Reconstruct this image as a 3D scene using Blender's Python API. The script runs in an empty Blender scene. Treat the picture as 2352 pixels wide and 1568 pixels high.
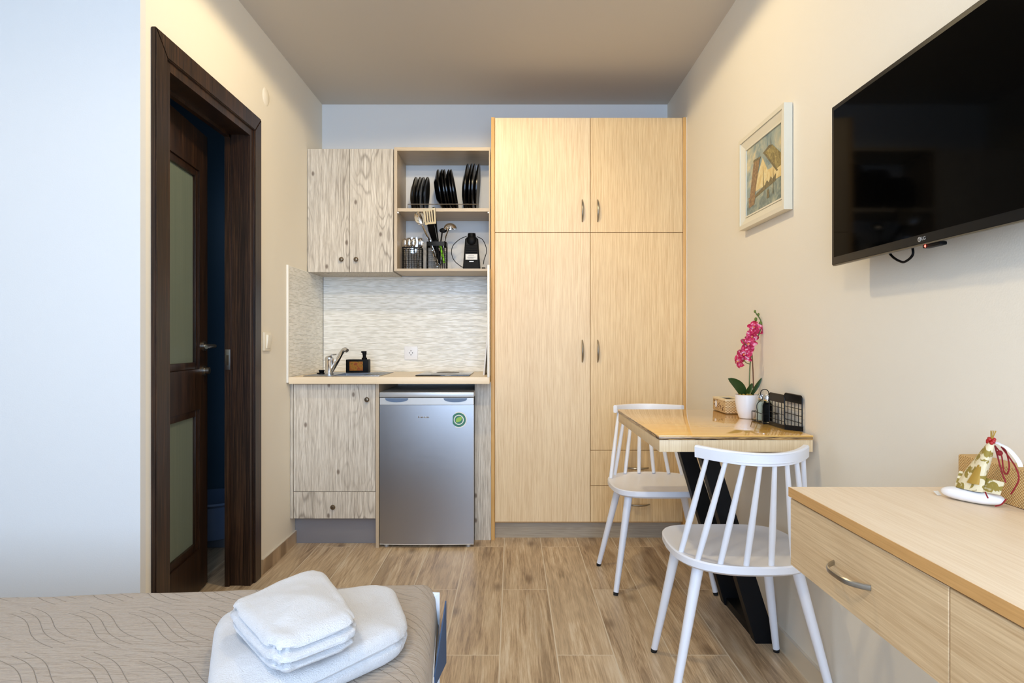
import bpy, bmesh, math, random
from mathutils import Vector, Matrix, noise
random.seed(7)
R = math.radians
C = bpy.context.scene.collection
F = 1500.0; CZ = 1.08
XR = 0.952; XL = -1.163; YB = 4.0; ZC = 2.531; YA = 2.043     # walls: right, left, back, ceiling, bedside wall
# ------------------------------------------------------------------ materials
def lin(c):
    def f(v):
        v /= 255.0
        return v / 12.92 if v <= 0.04045 else ((v + 0.055) / 1.055) ** 2.4
    return (f(c[0]), f(c[1]), f(c[2]), 1.0)
class Nodes:
    def __init__(s, name):
        s.m = bpy.data.materials.new(name); s.m.use_nodes = True
        s.t = s.m.node_tree; s.b = s.t.nodes['Principled BSDF']
    def n(s, typ, **kw):
        nd = s.t.nodes.new(typ)
        for k, v in kw.items():
            if k.startswith('_'): setattr(nd, k[1:], v)
            else: s.set(nd, k, v)
        return nd
    def set(s, nd, k, v):
        k2 = int(k[1:]) if (k[0] == 'i' and k[1:].isdigit()) else k.replace('_', ' ')
        sock = nd.inputs[k2]
        if hasattr(v, 'is_linked') or isinstance(v, bpy.types.NodeSocket): s.t.links.new(v, sock)
        elif isinstance(v, bpy.types.Node): s.t.links.new(v.outputs[0], sock)
        else: sock.default_value = v
    def bs(s, **kw):
        for k, v in kw.items(): s.set(s.b, k, v)
        return s
    def coord(s, scale=(1, 1, 1), off=(0, 0, 0), rot=(0, 0, 0), world=False):
        if world: src = s.n('ShaderNodeNewGeometry').outputs['Position']
        else: src = s.n('ShaderNodeTexCoord').outputs['Object']
        return s.n('ShaderNodeMapping', Vector=src, Scale=scale, Location=off, Rotation=rot).outputs[0]
    def noise(s, vec, scale=1, detail=3, rough=.5, dist=0):
        return s.n('ShaderNodeTexNoise', Vector=vec, Scale=scale, Detail=detail, Roughness=rough, Distortion=dist).outputs[0]
    def math(s, op, a, b=0.0, c=0.0):
        nd = s.n('ShaderNodeMath', _operation=op)
        s.set(nd, 'i0', a); s.set(nd, 'i1', b); s.set(nd, 'i2', c)
        return nd.outputs[0]
    def ramp(s, fac, stops):
        nd = s.n('ShaderNodeValToRGB', Fac=fac); cr = nd.color_ramp
        while len(cr.elements) > 1: cr.elements.remove(cr.elements[-1])
        cr.elements[0].position = stops[0][0]; cr.elements[0].color = stops[0][1]
        for p, c in stops[1:]:
            e = cr.elements.new(p); e.color = c
        return nd.outputs[0]
    def mix(s, fac, a, b, mode='MIX'):
        nd = s.n('ShaderNodeMix', _data_type='RGBA', _blend_type=mode)
        s.set(nd, 'i0', fac); s.set(nd, 'i6', a); s.set(nd, 'i7', b)
        return nd.outputs[2]
    def bump(s, h, strength=.3, dist=.01):
        nd = s.n('ShaderNodeBump', Height=h, Strength=strength, Distance=dist)
        s.set(s.b, 'Normal', nd.outputs[0]); return s
def g(v): return (v, v, v, 1.0)
def plain(name, rgb, rough=.5, metal=0.0, bump=0, bs=200, **kw):
    N = Nodes(name); N.bs(Base_Color=lin(rgb), Roughness=rough, Metallic=metal, **kw)
    v = N.noise(N.coord(), bs, 3)
    if bump: N.bump(v, bump, .002)
    else:
        N.bs(Roughness=N.math('ADD', N.math('MULTIPLY', v, .06), rough - .03))
    return N.m
def wall_mat(name, rgb):
    N = Nodes(name); co = N.coord(world=True)
    v = N.noise(co, 1.3, 3); f = N.noise(co, 260, 3)
    a = lin(rgb); b = tuple(x * .96 for x in a[:3]) + (1,)
    N.bs(Base_Color=N.mix(v, a, b), Roughness=.62); N.bump(f, .12, .002)
    return N.m
def oak(name, rgb_a, rgb_b, axis='z', off=0.0, rough=.42, contrast=1.0):
    """light oak laminate, fine grain along an axis"""
    N = Nodes(name)
    s1 = {'z': (300, 300, 5.0), 'y': (300, 5.0, 300), 'x': (5.0, 300, 300)}[axis]
    s2 = {'z': (9, 9, .7), 'y': (9, .7, 9), 'x': (.7, 9, 9)}[axis]
    s3 = {'z': (420, 420, 14), 'y': (420, 14, 420), 'x': (14, 420, 420)}[axis]
    o = (off, off * .7, off * 1.3)
    fine = N.noise(N.coord(s1, o), 1, 3, .6)
    broad = N.noise(N.coord(s2, o), 1, 2, .5)
    rings = N.math('SINE', N.math('MULTIPLY', N.math('ADD', broad, N.math('MULTIPLY', fine, .03)), 130))
    rings = N.math('MULTIPLY_ADD', rings, .5, .5)
    pores = N.noise(N.coord(s3, o), 1, 2, .6)
    h = N.math('ADD', N.math('MULTIPLY', fine, .60), N.math('ADD', N.math('MULTIPLY', rings, .035), N.math('MULTIPLY', pores, .30)))
    h = N.math('ADD', h, N.math('MULTIPLY', broad, .10))
    w = .22 / contrast
    col = N.ramp(h, [(.5 - w, lin(rgb_b)), (.5 + w * .55, lin(rgb_a))])
    N.bs(Base_Color=col, Roughness=rough); N.bump(h, .10, .002)
    return N.m
def pine(name, off=0.0):
    """weathered grey pine laminate with growth rings and knots"""
    N = Nodes(name); o = (off, 0, off * 1.7)
    broad = N.noise(N.coord((8.0, 8.0, .55), o), 1, 2.0, .45, .25)
    fine = N.noise(N.coord((360, 360, 10), o), 1, 3, .65)
    mid = N.noise(N.coord((120, 120, 2.2), o), 1, 2, .5)
    sp = N.n('ShaderNodeSeparateXYZ', Vector=N.coord((5.0, 5.0, 2.9), o))
    kn = N.n('ShaderNodeTexVoronoi', _voronoi_dimensions='2D', Vector=N.n('ShaderNodeCombineXYZ', X=sp.outputs[0], Y=sp.outputs[2]).outputs[0], Scale=1.0, Randomness=1.0)
    kd = N.math('SMOOTH_MIN', kn.outputs['Distance'], .5, .2)
    rings = N.math('SINE', N.math('MULTIPLY', N.math('ADD', N.math('ADD', broad, N.math('MULTIPLY', kd, .30)), N.math('MULTIPLY', mid, .02)), 110))
    rings = N.math('POWER', N.math('MULTIPLY_ADD', rings, .5, .5), 6.0)
    patch = N.ramp(N.noise(N.coord((6.5, 6.5, .9), (off + 3, 1, 2)), 1, 2), [(.46, g(0)), (.66, g(1))])
    col = N.ramp(N.math('ADD', N.math('MULTIPLY', fine, .75), N.math('MULTIPLY', mid, .25)),
                 [(.36, lin((168, 158, 144))), (.50, lin((206, 197, 182))), (.62, lin((228, 221, 208)))])
    dark = lin((104, 90, 76))
    col = N.mix(N.math('MULTIPLY', rings, N.math('MULTIPLY_ADD', patch, .60, .08)), col, dark)
    knot = N.ramp(kn.outputs['Distance'], [(.022, g(.8)), (.052, g(0))])
    col = N.mix(knot, col, lin((104, 86, 70)))
    N.bs(Base_Color=col, Roughness=.55); N.bump(N.math('SUBTRACT', fine, N.math('MULTIPLY', rings, .35)), .25, .002)
    return N.m
def floor_mat():
    N = Nodes('wood_look_floor_tile')
    pos = N.n('ShaderNodeNewGeometry').outputs['Position']
    sp = N.n('ShaderNodeSeparateXYZ', Vector=pos)
    u = N.math('ADD', sp.outputs[1], -2.25 + .5925); v = N.math('ADD', sp.outputs[0], .238)
    vec = N.n('ShaderNodeCombineXYZ', X=u, Y=v).outputs[0]
    bk = N.n('ShaderNodeTexBrick', _offset=.5, _offset_frequency=2, _squash=1.0, Vector=vec, Color1=g(0), Color2=g(1), Mortar=g(.5), Scale=1.0,
             Mortar_Size=.0023, Mortar_Smooth=.1, Bias=0.0, Brick_Width=1.185, Row_Height=.1965)
    rnd = bk.outputs[0]
    shift = N.n('ShaderNodeCombineXYZ', X=N.math('MULTIPLY', rnd, 17.0), Y=N.math('MULTIPLY', rnd, 31.0), Z=rnd).outputs[0]
    p2 = N.n('ShaderNodeVectorMath', _operation='ADD', i0=pos, i1=shift).outputs[0]
    def mp(s): return N.n('ShaderNodeMapping', Vector=p2, Scale=s).outputs[0]
    broad = N.noise(mp((6.5, .75, 1)), 1, 3, .5, .6)
    fine = N.noise(mp((210, 8, 1)), 1, 4, .7)
    mid = N.noise(mp((22, 1.5, 1)), 1, 3, .5, .6)
    rings = N.math('MULTIPLY_ADD', N.math('SINE', N.math('MULTIPLY', N.math('ADD', broad, N.math('MULTIPLY', mid, .08)), 75)), .5, .5)
    h = N.math('ADD', N.math('MULTIPLY', mid, .46), N.math('ADD', N.math('MULTIPLY', fine, .48), N.math('MULTIPLY', rings, .06)))
    col = N.ramp(h, [(.37, lin((136, 112, 84))), (.47, lin((188, 162, 130))), (.54, lin((212, 188, 154))), (.64, lin((236, 220, 194)))])
    pale = N.ramp(broad, [(.52, g(0)), (.64, g(1))])
    col = N.mix(N.math('MULTIPLY', pale, .35), col, lin((216, 196, 166)))
    dk = N.ramp(broad, [(.34, g(1)), (.44, g(0))])
    col = N.mix(N.math('MULTIPLY', dk, .45), col, lin((134, 112, 88)))
    col = N.mix(.22, col, N.mix(rnd, lin((158, 134, 106)), lin((210, 186, 152))))
    kn = N.n('ShaderNodeTexVoronoi', _voronoi_dimensions='2D', Vector=mp((3.4, 1.5, 1)), Scale=1.0)
    col = N.mix(N.ramp(kn.outputs['Distance'], [(.02, g(.55)), (.10, g(0))]), col, lin((92, 68, 46)))
    col = N.mix(bk.outputs[1], col, lin((222, 208, 184)))
    N.bs(Base_Color=col, Roughness=N.math('MULTIPLY_ADD', fine, .15, .36))
    N.bump(N.math('SUBTRACT', N.math('MULTIPLY', h, .3), bk.outputs[1]), .25, .003)
    return N.m
def relief_tile():
    N = Nodes('relief_wall_tile')
    sp = N.n('ShaderNodeSeparateXYZ', Vector=N.n('ShaderNodeNewGeometry').outputs['Position'])
    wig = N.noise(N.coord((9, 9, 60), world=True), 1, 1)
    zr = N.math('ADD', N.math('DIVIDE', sp.outputs[2], .0074), N.math('MULTIPLY', wig, .5)); fr = N.math('FRACT', zr)
    vec = N.n('ShaderNodeCombineXYZ', X=N.math('MULTIPLY', sp.outputs[0], 17), Y=N.math('MULTIPLY', sp.outputs[1], 17), Z=N.math('MULTIPLY', N.math('FLOOR', zr), 3.7)).outputs[0]
    pr = N.ramp(N.n('ShaderNodeTexNoise', Vector=vec, Scale=1.0, Detail=1.0).outputs[0], [(.36, g(0)), (.62, g(1))])
    ln = N.math('MULTIPLY', N.ramp(N.math('ABSOLUTE', N.math('SUBTRACT', fr, .5)), [(.10, g(1)), (.30, g(0))]), pr)
    jt = N.math('LESS_THAN', N.math('ABSOLUTE', N.math('SUBTRACT', sp.outputs[2], 1.283)), .0009)
    hh = N.math('SUBTRACT', 1.0, ln)
    col = N.mix(jt, N.mix(ln, lin((246, 244, 236)), lin((208, 204, 192))), lin((176, 170, 156)))
    N.bs(Base_Color=col, Roughness=.28, Specular_IOR_Level=.5); N.bump(hh, .5, .0035)
    return N.m
def quilt():
    N = Nodes('quilted_bedspread'); co = N.coord()
    sp = N.n('ShaderNodeSeparateXYZ', Vector=co); x, y = sp.outputs[0], sp.outputs[1]
    s0 = N.math('ADD', x, N.math('ADD', N.math('MULTIPLY', y, 1.3), 20.0))
    cl = N.math('DIVIDE', s0, .128); G = N.math('FRACT', cl)
    fr = N.math('FRACT', N.math('ADD', N.math('DIVIDE', N.math('ADD', y, N.math('MULTIPLY', G, -.060)), .205), 20)); tt = N.math('MULTIPLY', fr, 1.30)
    sl = N.math('SUBTRACT', N.math('ADD', s0, N.math('MULTIPLY', N.math('SINE', N.math('MULTIPLY', tt, 6.2832)), .0145)), N.math('MULTIPLY', N.math('FLOOR', cl), .128))
    u = N.math('SUBTRACT', sl, .064)
    d = N.math('ABSOLUTE', N.math('SUBTRACT', N.math('FRACT', N.math('ADD', N.math('DIVIDE', u, .033), .5)), .5))
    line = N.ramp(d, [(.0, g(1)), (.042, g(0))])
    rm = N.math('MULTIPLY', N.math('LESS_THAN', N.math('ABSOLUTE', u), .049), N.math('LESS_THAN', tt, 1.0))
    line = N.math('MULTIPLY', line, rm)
    dg = N.noise(N.coord((16, 75, 1), rot=(0, 0, R(-35))), 1, 3, .6)
    soft = N.noise(co, 30, 3, .6); weave = N.noise(co, 900, 2, .5)
    h = N.math('ADD', N.math('MULTIPLY', dg, 2.6), N.math('ADD', N.math('MULTIPLY', soft, .5), N.math('MULTIPLY', weave, .06)))
    h = N.math('SUBTRACT', h, N.math('MULTIPLY', line, .8))
    col = N.mix(N.math('MULTIPLY', line, .45), lin((166, 151, 134)), lin((108, 92, 76)))  # darker stitch lines: thread tone plus its shadow mixed into the colour
    N.bs(Base_Color=col, Roughness=.8, Sheen_Weight=.25); N.bump(h, .7, .006)
    return N.m
def terry():
    N = Nodes('white_terry_cloth'); co = N.coord()
    v = N.noise(co, 420, 4, .7); v2 = N.noise(co, 40, 3, .5)
    N.bs(Base_Color=lin((251, 251, 253)), Roughness=.95, Sheen_Weight=.3)
    N.bump(N.math('ADD', v, N.math('MULTIPLY', v2, .9)), .9, .006)
    return N.m
def brushed(name, rgb, rough=.32, axis='x'):
    N = Nodes(name); s = {'x': (3, 400, 400), 'z': (400, 400, 3)}[axis]
    v = N.noise(N.coord(s), 1, 3, .6)
    N.bs(Base_Color=lin(rgb), Metallic=1.0, Roughness=N.math('MULTIPLY_ADD', v, .12, rough - .06)); N.bump(v, .04, .001)
    return N.m
def wicker(name, a, b, sc=1.0):
    N = Nodes(name); co = N.coord()
    sp = N.n('ShaderNodeSeparateXYZ', Vector=co)
    xy = N.math('ADD', sp.outputs[0], sp.outputs[1])
    rowz = N.math('MULTIPLY', sp.outputs[2], 760 * sc)
    ph = N.math('MULTIPLY', N.math('FLOOR', N.math('DIVIDE', rowz, 3.1416)), 3.1416)
    wv = N.math('MULTIPLY', N.math('ABSOLUTE', N.math('SINE', rowz)), N.math('SINE', N.math('ADD', N.math('MULTIPLY', xy, 620 * sc), ph)))
    wv = N.math('MULTIPLY_ADD', wv, .5, .5)
    N.bs(Base_Color=N.ramp(wv, [(.2, lin(b)), (.6, lin(a))]), Roughness=.65); N.bump(wv, .6, .003)
    return N.m
M = {}
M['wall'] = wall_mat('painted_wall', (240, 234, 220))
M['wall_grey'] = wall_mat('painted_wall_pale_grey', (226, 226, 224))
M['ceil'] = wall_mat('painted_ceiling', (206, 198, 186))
M['floor'] = floor_mat()
M['tile'] = relief_tile()
M['white_trim'] = plain('white_plastic_trim', (236, 232, 222), .4)
M['grout'] = plain('pale_grout', (214, 206, 192), .8)
M['oak'] = oak('light_oak_door', (238, 214, 174), (204, 170, 124), 'z')
M['oak2'] = oak('light_oak_door_warm', (234, 206, 158), (196, 158, 108), 'z', 3.3)
M['oak_edge'] = oak('oak_panel_edge', (222, 178, 112), (196, 148, 84), 'z', 1.2)
M['desk_top'] = oak('desk_top_laminate', (238, 218, 190), (220, 194, 160), 'y', 5.1, .38)
M['desk_front'] = oak('desk_front_laminate', (230, 202, 160), (186, 150, 106), 'y', 2.2, .45, .8)
M['desk_edge'] = oak('desk_edge_band', (216, 168, 106), (194, 144, 84), 'y', 8.2)
M['counter'] = oak('worktop_laminate', (242, 224, 194), (230, 208, 172), 'x', 4.2, .38, .7)
M['ash'] = oak('pale_ash_edge', (208, 190, 162), (180, 160, 132), 'x', 6.2)
M['ashz'] = oak('pale_ash_panel', (204, 186, 160), (176, 157, 130), 'z', 6.2)
M['pine'] = pine('weathered_pine', .0); M['pine2'] = pine('weathered_pine_b', 4.37); M['pine3'] = pine('weathered_pine_c', 9.1)
M['plinth_wood'] = oak('grey_wood_plinth', (178, 166, 146), (140, 128, 110), 'x', 3.1)
M['steel'] = brushed('brushed_steel', (150, 152, 156), .34)
M['fridge'] = brushed('brushed_fridge_door', (166, 166, 168), .34)
M['fridge_trim'] = plain('silver_plastic', (196, 196, 194), .35, .4)
M['fridge_recess'] = plain('blue_grey_plastic', (92, 112, 142), .35)
M['alu'] = plain('aluminium_plinth', (150, 150, 156), .4, .35)
M['chrome'] = plain('chrome', (226, 228, 232), .08, 1.0)
M['nickel'] = plain('satin_nickel', (172, 168, 160), .3, 1.0)
M['bronze'] = plain('aged_bronze', (120, 106, 88), .35, 1.0)
M['black_gloss'] = plain('black_glazed', (7, 7, 8), .2, Specular_IOR_Level=.35)
M['black_glass'] = plain('black_glass', (6, 6, 8), .04, Specular_IOR_Level=.6)
M['black_wire'] = plain('black_wire', (14, 14, 14), .4, Specular_IOR_Level=.2)
M['black_metal'] = plain('black_powder_coat', (12, 12, 14), .5, Specular_IOR_Level=.2)
M['black_plastic'] = plain('black_plastic', (10, 10, 11), .5, Specular_IOR_Level=.12)
M['tv_plastic'] = plain('tv_plastic', (22, 21, 20), .4, Specular_IOR_Level=.2)
M['tv_screen'] = plain('tv_screen', (3, 3, 3), .06, Specular_IOR_Level=.03)
M['tv_trim'] = plain('tv_trim', (112, 106, 92), .35, .6)
M['white_plastic'] = plain('white_plastic', (240, 240, 242), .38)
M['cream_plastic'] = plain('cream_plastic', (236, 228, 208), .35)
M['chair_white'] = plain('white_chair_plastic', (238, 240, 246), .42)
M['rubber'] = plain('black_rubber', (20, 20, 20), .7)
M['ceramic'] = plain('white_ceramic', (240, 239, 240), .22)
M['terry'] = terry(); M['quilt'] = quilt()
M['quilt_edge'] = plain('bedspread_binding', (160, 142, 120), .8, 0, .3, 300)
M['sheet'] = plain('white_sheet', (238, 242, 250), .8, 0, .2, 120)
M['blue_cloth_shade'] = plain('blue_fabric_and_shade', (66, 96, 140), .85, 0, .3, 600)  # blue of the bed base; on the cover corner it paints shade
M['hole'] = plain('dark_void', (10, 10, 12), .7)
M['leaf'] = plain('leaf_green', (40, 66, 24), .4)
M['leaf2'] = plain('leaf_light_green', (92, 112, 34), .45)
M['stem'] = plain('stem_green', (84, 102, 44), .5)
M['brown_stick'] = plain('brown_stick', (104, 60, 30), .6)
M['moss'] = plain('dry_moss', (176, 142, 58), .9, 0, .5, 300)
M['yellow'] = plain('orchid_yellow', (240, 160, 40), .5)
M['red_cord'] = plain('red_cord', (140, 22, 34), .7)
M['red_bead'] = plain('red_bead', (170, 24, 24), .5)
M['label_white'] = plain('white_label', (232, 232, 228), .5)
M['ink'] = plain('dark_ink', (40, 40, 42), .6)
M['salt'] = plain('white_salt', (238, 234, 222), .8)
M['green_plastic'] = plain('green_plastic', (122, 196, 36), .4)
M['tan_metal'] = plain('warm_steel', (160, 142, 108), .4, .6)
def door_wood():
    N = Nodes('dark_brown_door_wood')
    f = N.noise(N.coord((260, 260, 5)), 1, 3, .6); b = N.noise(N.coord((20, 20, .8)), 1, 2)
    h = N.math('ADD', N.math('MULTIPLY', f, .7), N.math('MULTIPLY', b, .3))
    N.bs(Base_Color=N.ramp(h, [(.36, lin((24, 14, 8))), (.50, lin((44, 28, 18))), (.64, lin((74, 50, 32)))]), Roughness=.36, Specular_IOR_Level=.35); N.bump(h, .2, .002)
    return N.m
M['door'] = door_wood()
def frosted():
    N = Nodes('frosted_glass')
    v = N.noise(N.coord((60, 60, 1.5)), 1, 2)
    N.bs(Base_Color=lin((176, 190, 170)), Roughness=.4, Transmission_Weight=.25, IOR=1.3)
    N.bs(Base_Color=N.mix(v, lin((118, 134, 122)), lin((140, 152, 140))))
    N.bump(v, .15, .003)
    return N.m
M['frosted'] = frosted()
def clear_glass(name, tint=(230, 236, 230)):
    N = Nodes(name); N.bs(Base_Color=lin(tint), Roughness=.03, Transmission_Weight=1.0, IOR=1.06); return N.m
M['glass'] = clear_glass('clear_glass')
def petal():
    N = Nodes('orchid_petal'); co = N.coord()
    v = N.noise(co, 90, 3, .6)
    N.bs(Base_Color=N.ramp(v, [(.36, lin((236, 190, 204))), (.46, lin((210, 34, 98))), (.62, lin((162, 8, 54)))]), Roughness=.55)
    return N.m
M['petal'] = petal()
def amber():
    N = Nodes('amber_label'); v = N.noise(N.coord(), 40, 4, .6)
    N.bs(Base_Color=N.ramp(v, [(.35, lin((104, 78, 16))), (.5, lin((168, 112, 24))), (.65, lin((140, 60, 24)))]), Roughness=.3, Metallic=.3)
    return N.m
M['amber'] = amber()
def table_top_mat():
    N = Nodes('lacquered_wood_top'); f = N.noise(N.coord((4, 120, 120)), 1, 3, .6)
    N.bs(Base_Color=N.ramp(f, [(.35, lin((240, 180, 80))), (.65, lin((250, 204, 114)))]), Roughness=.12, Coat_Weight=1.0, Coat_Roughness=.04)
    return N.m
M['table_top'] = table_top_mat()
def table_edge_mat():
    N = Nodes('banded_table_edge'); f = N.noise(N.coord((14, 14, 420)), 1, 2, .5, .8)
    N.bs(Base_Color=N.ramp(f, [(.42, lin((58, 36, 18))), (.52, lin((190, 150, 96)))]), Roughness=.25)
    return N.m
M['table_edge'] = table_edge_mat()
M['apron'] = oak('table_apron_veneer', (234, 210, 170), (208, 176, 130), 'z', 2.7)
def spotted():
    N = Nodes('spotted_paper'); co = N.coord()
    v = N.noise(co, 62, 2, .5, .6)
    N.bs(Base_Color=N.ramp(v, [(.50, lin((226, 214, 178))), (.545, lin((150, 130, 56)))]), Roughness=.7); N.bump(v, .3, .003)
    return N.m
M['spotted'] = spotted()
M['gold_cloth'] = plain('gold_foil', (178, 142, 60), .5, .2, .3, 90)
M['wicker'] = wicker('woven_straw', (226, 190, 130), (186, 144, 86), 1.5)
M['wicker_pale'] = wicker('woven_pale_band', (226, 200, 152), (178, 142, 92), .8)
M['tray_wood'] = plain('pale_box_wood', (240, 222, 184), .5)
M['frame_paint'] = plain('antique_white_frame', (226, 220, 200), .45)
def sky_paint(name, a, b, c, sc):
    N = Nodes(name); v = N.noise(N.coord((1, 1, 1)), sc, 6, .65, .8)
    N.bs(Base_Color=N.ramp(v, [(.38, lin(a)), (.52, lin(b)), (.66, lin(c))]), Roughness=.35); return N.m
M['p_sky'] = sky_paint('painted_sky', (96, 128, 138), (156, 168, 158), (214, 200, 158), 9)
M['p_water'] = sky_paint('painted_river', (92, 116, 116), (130, 146, 138), (170, 176, 154), 26)
M['p_brown'] = sky_paint('painted_bridge_brown', (112, 84, 56), (140, 108, 72), (170, 142, 96), 80)
M['p_olive'] = sky_paint('painted_bridge_olive', (108, 96, 52), (140, 126, 72), (172, 156, 98), 60)
M['p_glow'] = sky_paint('painted_evening_glow', (214, 186, 122), (226, 206, 150), (232, 220, 178), 30)
M['p_dark'] = sky_paint('painted_skyline', (84, 76, 48), (104, 96, 64), (130, 116, 76), 90)
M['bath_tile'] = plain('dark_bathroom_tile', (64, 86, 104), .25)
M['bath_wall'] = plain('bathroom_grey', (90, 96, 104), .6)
def led():
    N = Nodes('standby_light'); N.bs(Base_Color=(1, .05, .05, 1), Emission_Color=(1, .06, .04, 1), Emission_Strength=6.0); return N.m
M['led'] = led()
# ------------------------------------------------------------------ mesh helpers
class B:
    def __init__(s): s.bm = bmesh.new(); s.mi = 0
    def _fin(s, faces):
        for f in faces: f.material_index = s.mi
    def box(s, x0, x1, y0, y1, z0, z1, bev=0.0, seg=2, mat=None):
        r = bmesh.ops.create_cube(s.bm, size=1.0); vs = r['verts']
        for v in vs:
            v.co = Vector(((x0 + x1) / 2 + v.co.x * (x1 - x0), (y0 + y1) / 2 + v.co.y * (y1 - y0), (z0 + z1) / 2 + v.co.z * (z1 - z0)))
        if mat is not None:
            for v in vs: v.co = mat @ v.co
        fs = {f for v in vs for f in v.link_faces}; s._fin(fs)
        if bev > 0:
            es = list({e for v in vs for e in v.link_edges})
            r = bmesh.ops.bevel(s.bm, geom=es, offset=bev, segments=seg, affect='EDGES', profile=.6); s._fin(r['faces'])
        return s
    def cyl(s, p0, p1, r0, r1=None, seg=20, caps=True):
        r1 = r0 if r1 is None else r1; p0 = Vector(p0); p1 = Vector(p1); d = p1 - p0
        q = d.to_track_quat('Z', 'Y').to_matrix()
        rings = []
        for p, r in ((p0, r0), (p1, r1)):
            rings.append([s.bm.verts.new(p + q @ Vector((r * math.cos(2 * math.pi * i / seg), r * math.sin(2 * math.pi * i / seg), 0))) for i in range(seg)])
        fs = [s.bm.faces.new((rings[0][i], rings[0][(i + 1) % seg], rings[1][(i + 1) % seg], rings[1][i])) for i in range(seg)]
        if caps: fs += [s.bm.faces.new(rings[0][::-1]), s.bm.faces.new(rings[1])]
        s._fin(fs); return s
    def tube(s, pts, r, seg=8, closed=False, radii=None, flat=None):
        pts = [Vector(p) for p in pts]; n = len(pts); rings = []; up = None
        for i, p in enumerate(pts):
            a = pts[(i - 1) % n] if (closed or i > 0) else p
            b = pts[(i + 1) % n] if (closed or i < n - 1) else p
            t = (b - a).normalized()
            if up is None:
                up = Vector((0, 0, 1)) if abs(t.z) < .9 else Vector((1, 0, 0))
            side = t.cross(up)
            if side.length < 1e-6: side = t.orthogonal()
            side.normalize(); up = side.cross(t).normalized()
            rr = radii[i] if radii else r
            fa, fb = flat if flat else (1, 1)
            rings.append([s.bm.verts.new(p + side * (rr * fa * math.cos(2 * math.pi * k / seg)) + up * (rr * fb * math.sin(2 * math.pi * k / seg))) for k in range(seg)])
        fs = []
        m = n if closed else n - 1
        for i in range(m):
            A, Bq = rings[i], rings[(i + 1) % n]
            for k in range(seg): fs.append(s.bm.faces.new((A[k], A[(k + 1) % seg], Bq[(k + 1) % seg], Bq[k])))
        if not closed: fs += [s.bm.faces.new(rings[0][::-1]), s.bm.faces.new(rings[-1])]
        s._fin(fs); return s
    def lathe(s, prof, c=(0, 0, 0), seg=28, mat=None):
        """prof: (r, z) list; closed where r == 0"""
        c = Vector(c); rings = []
        for r, z in prof:
            if r < 1e-6: rings.append([s.bm.verts.new(Vector((0, 0, z)))])
            else: rings.append([s.bm.verts.new(Vector((r * math.cos(2 * math.pi * i / seg), r * math.sin(2 * math.pi * i / seg), z))) for i in range(seg)])
        fs = []
        for A, Q in zip(rings, rings[1:]):
            for i in range(seg):
                j = (i + 1) % seg
                if len(A) == 1 and len(Q) == 1: continue
                if len(A) == 1: fs.append(s.bm.faces.new((A[0], Q[j], Q[i])))
                elif len(Q) == 1: fs.append(s.bm.faces.new((A[i], A[j], Q[0])))
                else: fs.append(s.bm.faces.new((A[i], A[j], Q[j], Q[i])))
        for ring in rings:
            for v in ring:
                v.co = (mat @ v.co if mat is not None else v.co) + c
        s._fin(fs); return s
    def poly(s, pts):
        f = s.bm.faces.new([s.bm.verts.new(Vector(p)) for p in pts]); s._fin([f]); return s
    def prism(s, pts, d):
        """extrude the polygon pts by the vector d"""
        d = Vector(d); a = [s.bm.verts.new(Vector(p)) for p in pts]; b = [s.bm.verts.new(Vector(p) + d) for p in pts]; n = len(pts)
        fs = [s.bm.faces.new(a), s.bm.faces.new(b[::-1])] + [s.bm.faces.new((a[i], b[i], b[(i + 1) % n], a[(i + 1) % n])) for i in range(n)]
        s._fin(fs); return s
    def ball(s, c, r, sc=(1, 1, 1), seg=12):
        rr = bmesh.ops.create_uvsphere(s.bm, u_segments=seg, v_segments=max(6, seg // 2 + 2), radius=r)
        for v in rr['verts']: v.co = Vector((v.co.x * sc[0], v.co.y * sc[1], v.co.z * sc[2])) + Vector(c)
        s._fin({f for v in rr['verts'] for f in v.link_faces}); return s
    def grid(s, fn, nu, nv, wrap=False):
        vs = [[s.bm.verts.new(fn(i / nu, j / nv)) for j in range(nv + 1)] for i in range(nu + 1)]
        s._fin([s.bm.faces.new((vs[i][j], vs[i + 1][j], vs[i + 1][j + 1], vs[i][j + 1])) for i in range(nu) for j in range(nv)]); return s
    def thick_grid(s, fn, nu, nv, t):
        """a curved sheet with real thickness t (fn gives points; offset along z of its own normal)"""
        P = [[fn(i / nu, j / nv) for j in range(nv + 1)] for i in range(nu + 1)]
        def nrm(i, j):
            a = P[min(i + 1, nu)][j] - P[max(i - 1, 0)][j]; b = P[i][min(j + 1, nv)] - P[i][max(j - 1, 0)]
            q = a.cross(b); return q.normalized() if q.length > 1e-12 else Vector((0, 0, 1))
        T = [[s.bm.verts.new(P[i][j] + nrm(i, j) * t / 2) for j in range(nv + 1)] for i in range(nu + 1)]
        L = [[s.bm.verts.new(P[i][j] - nrm(i, j) * t / 2) for j in range(nv + 1)] for i in range(nu + 1)]
        fs = []
        for i in range(nu):
            for j in range(nv):
                fs.append(s.bm.faces.new((T[i][j], T[i + 1][j], T[i + 1][j + 1], T[i][j + 1])))
                fs.append(s.bm.faces.new((L[i][j + 1], L[i + 1][j + 1], L[i + 1][j], L[i][j])))
        for i in range(nu):
            fs.append(s.bm.faces.new((T[i + 1][0], T[i][0], L[i][0], L[i + 1][0]))); fs.append(s.bm.faces.new((T[i][nv], T[i + 1][nv], L[i + 1][nv], L[i][nv])))
        for j in range(nv):
            fs.append(s.bm.faces.new((T[0][j], T[0][j + 1], L[0][j + 1], L[0][j]))); fs.append(s.bm.faces.new((T[nu][j + 1], T[nu][j], L[nu][j], L[nu][j + 1])))
        s._fin(fs); return s
    def xf(s, m):
        for v in s.bm.verts: v.co = m @ v.co
        return s
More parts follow.
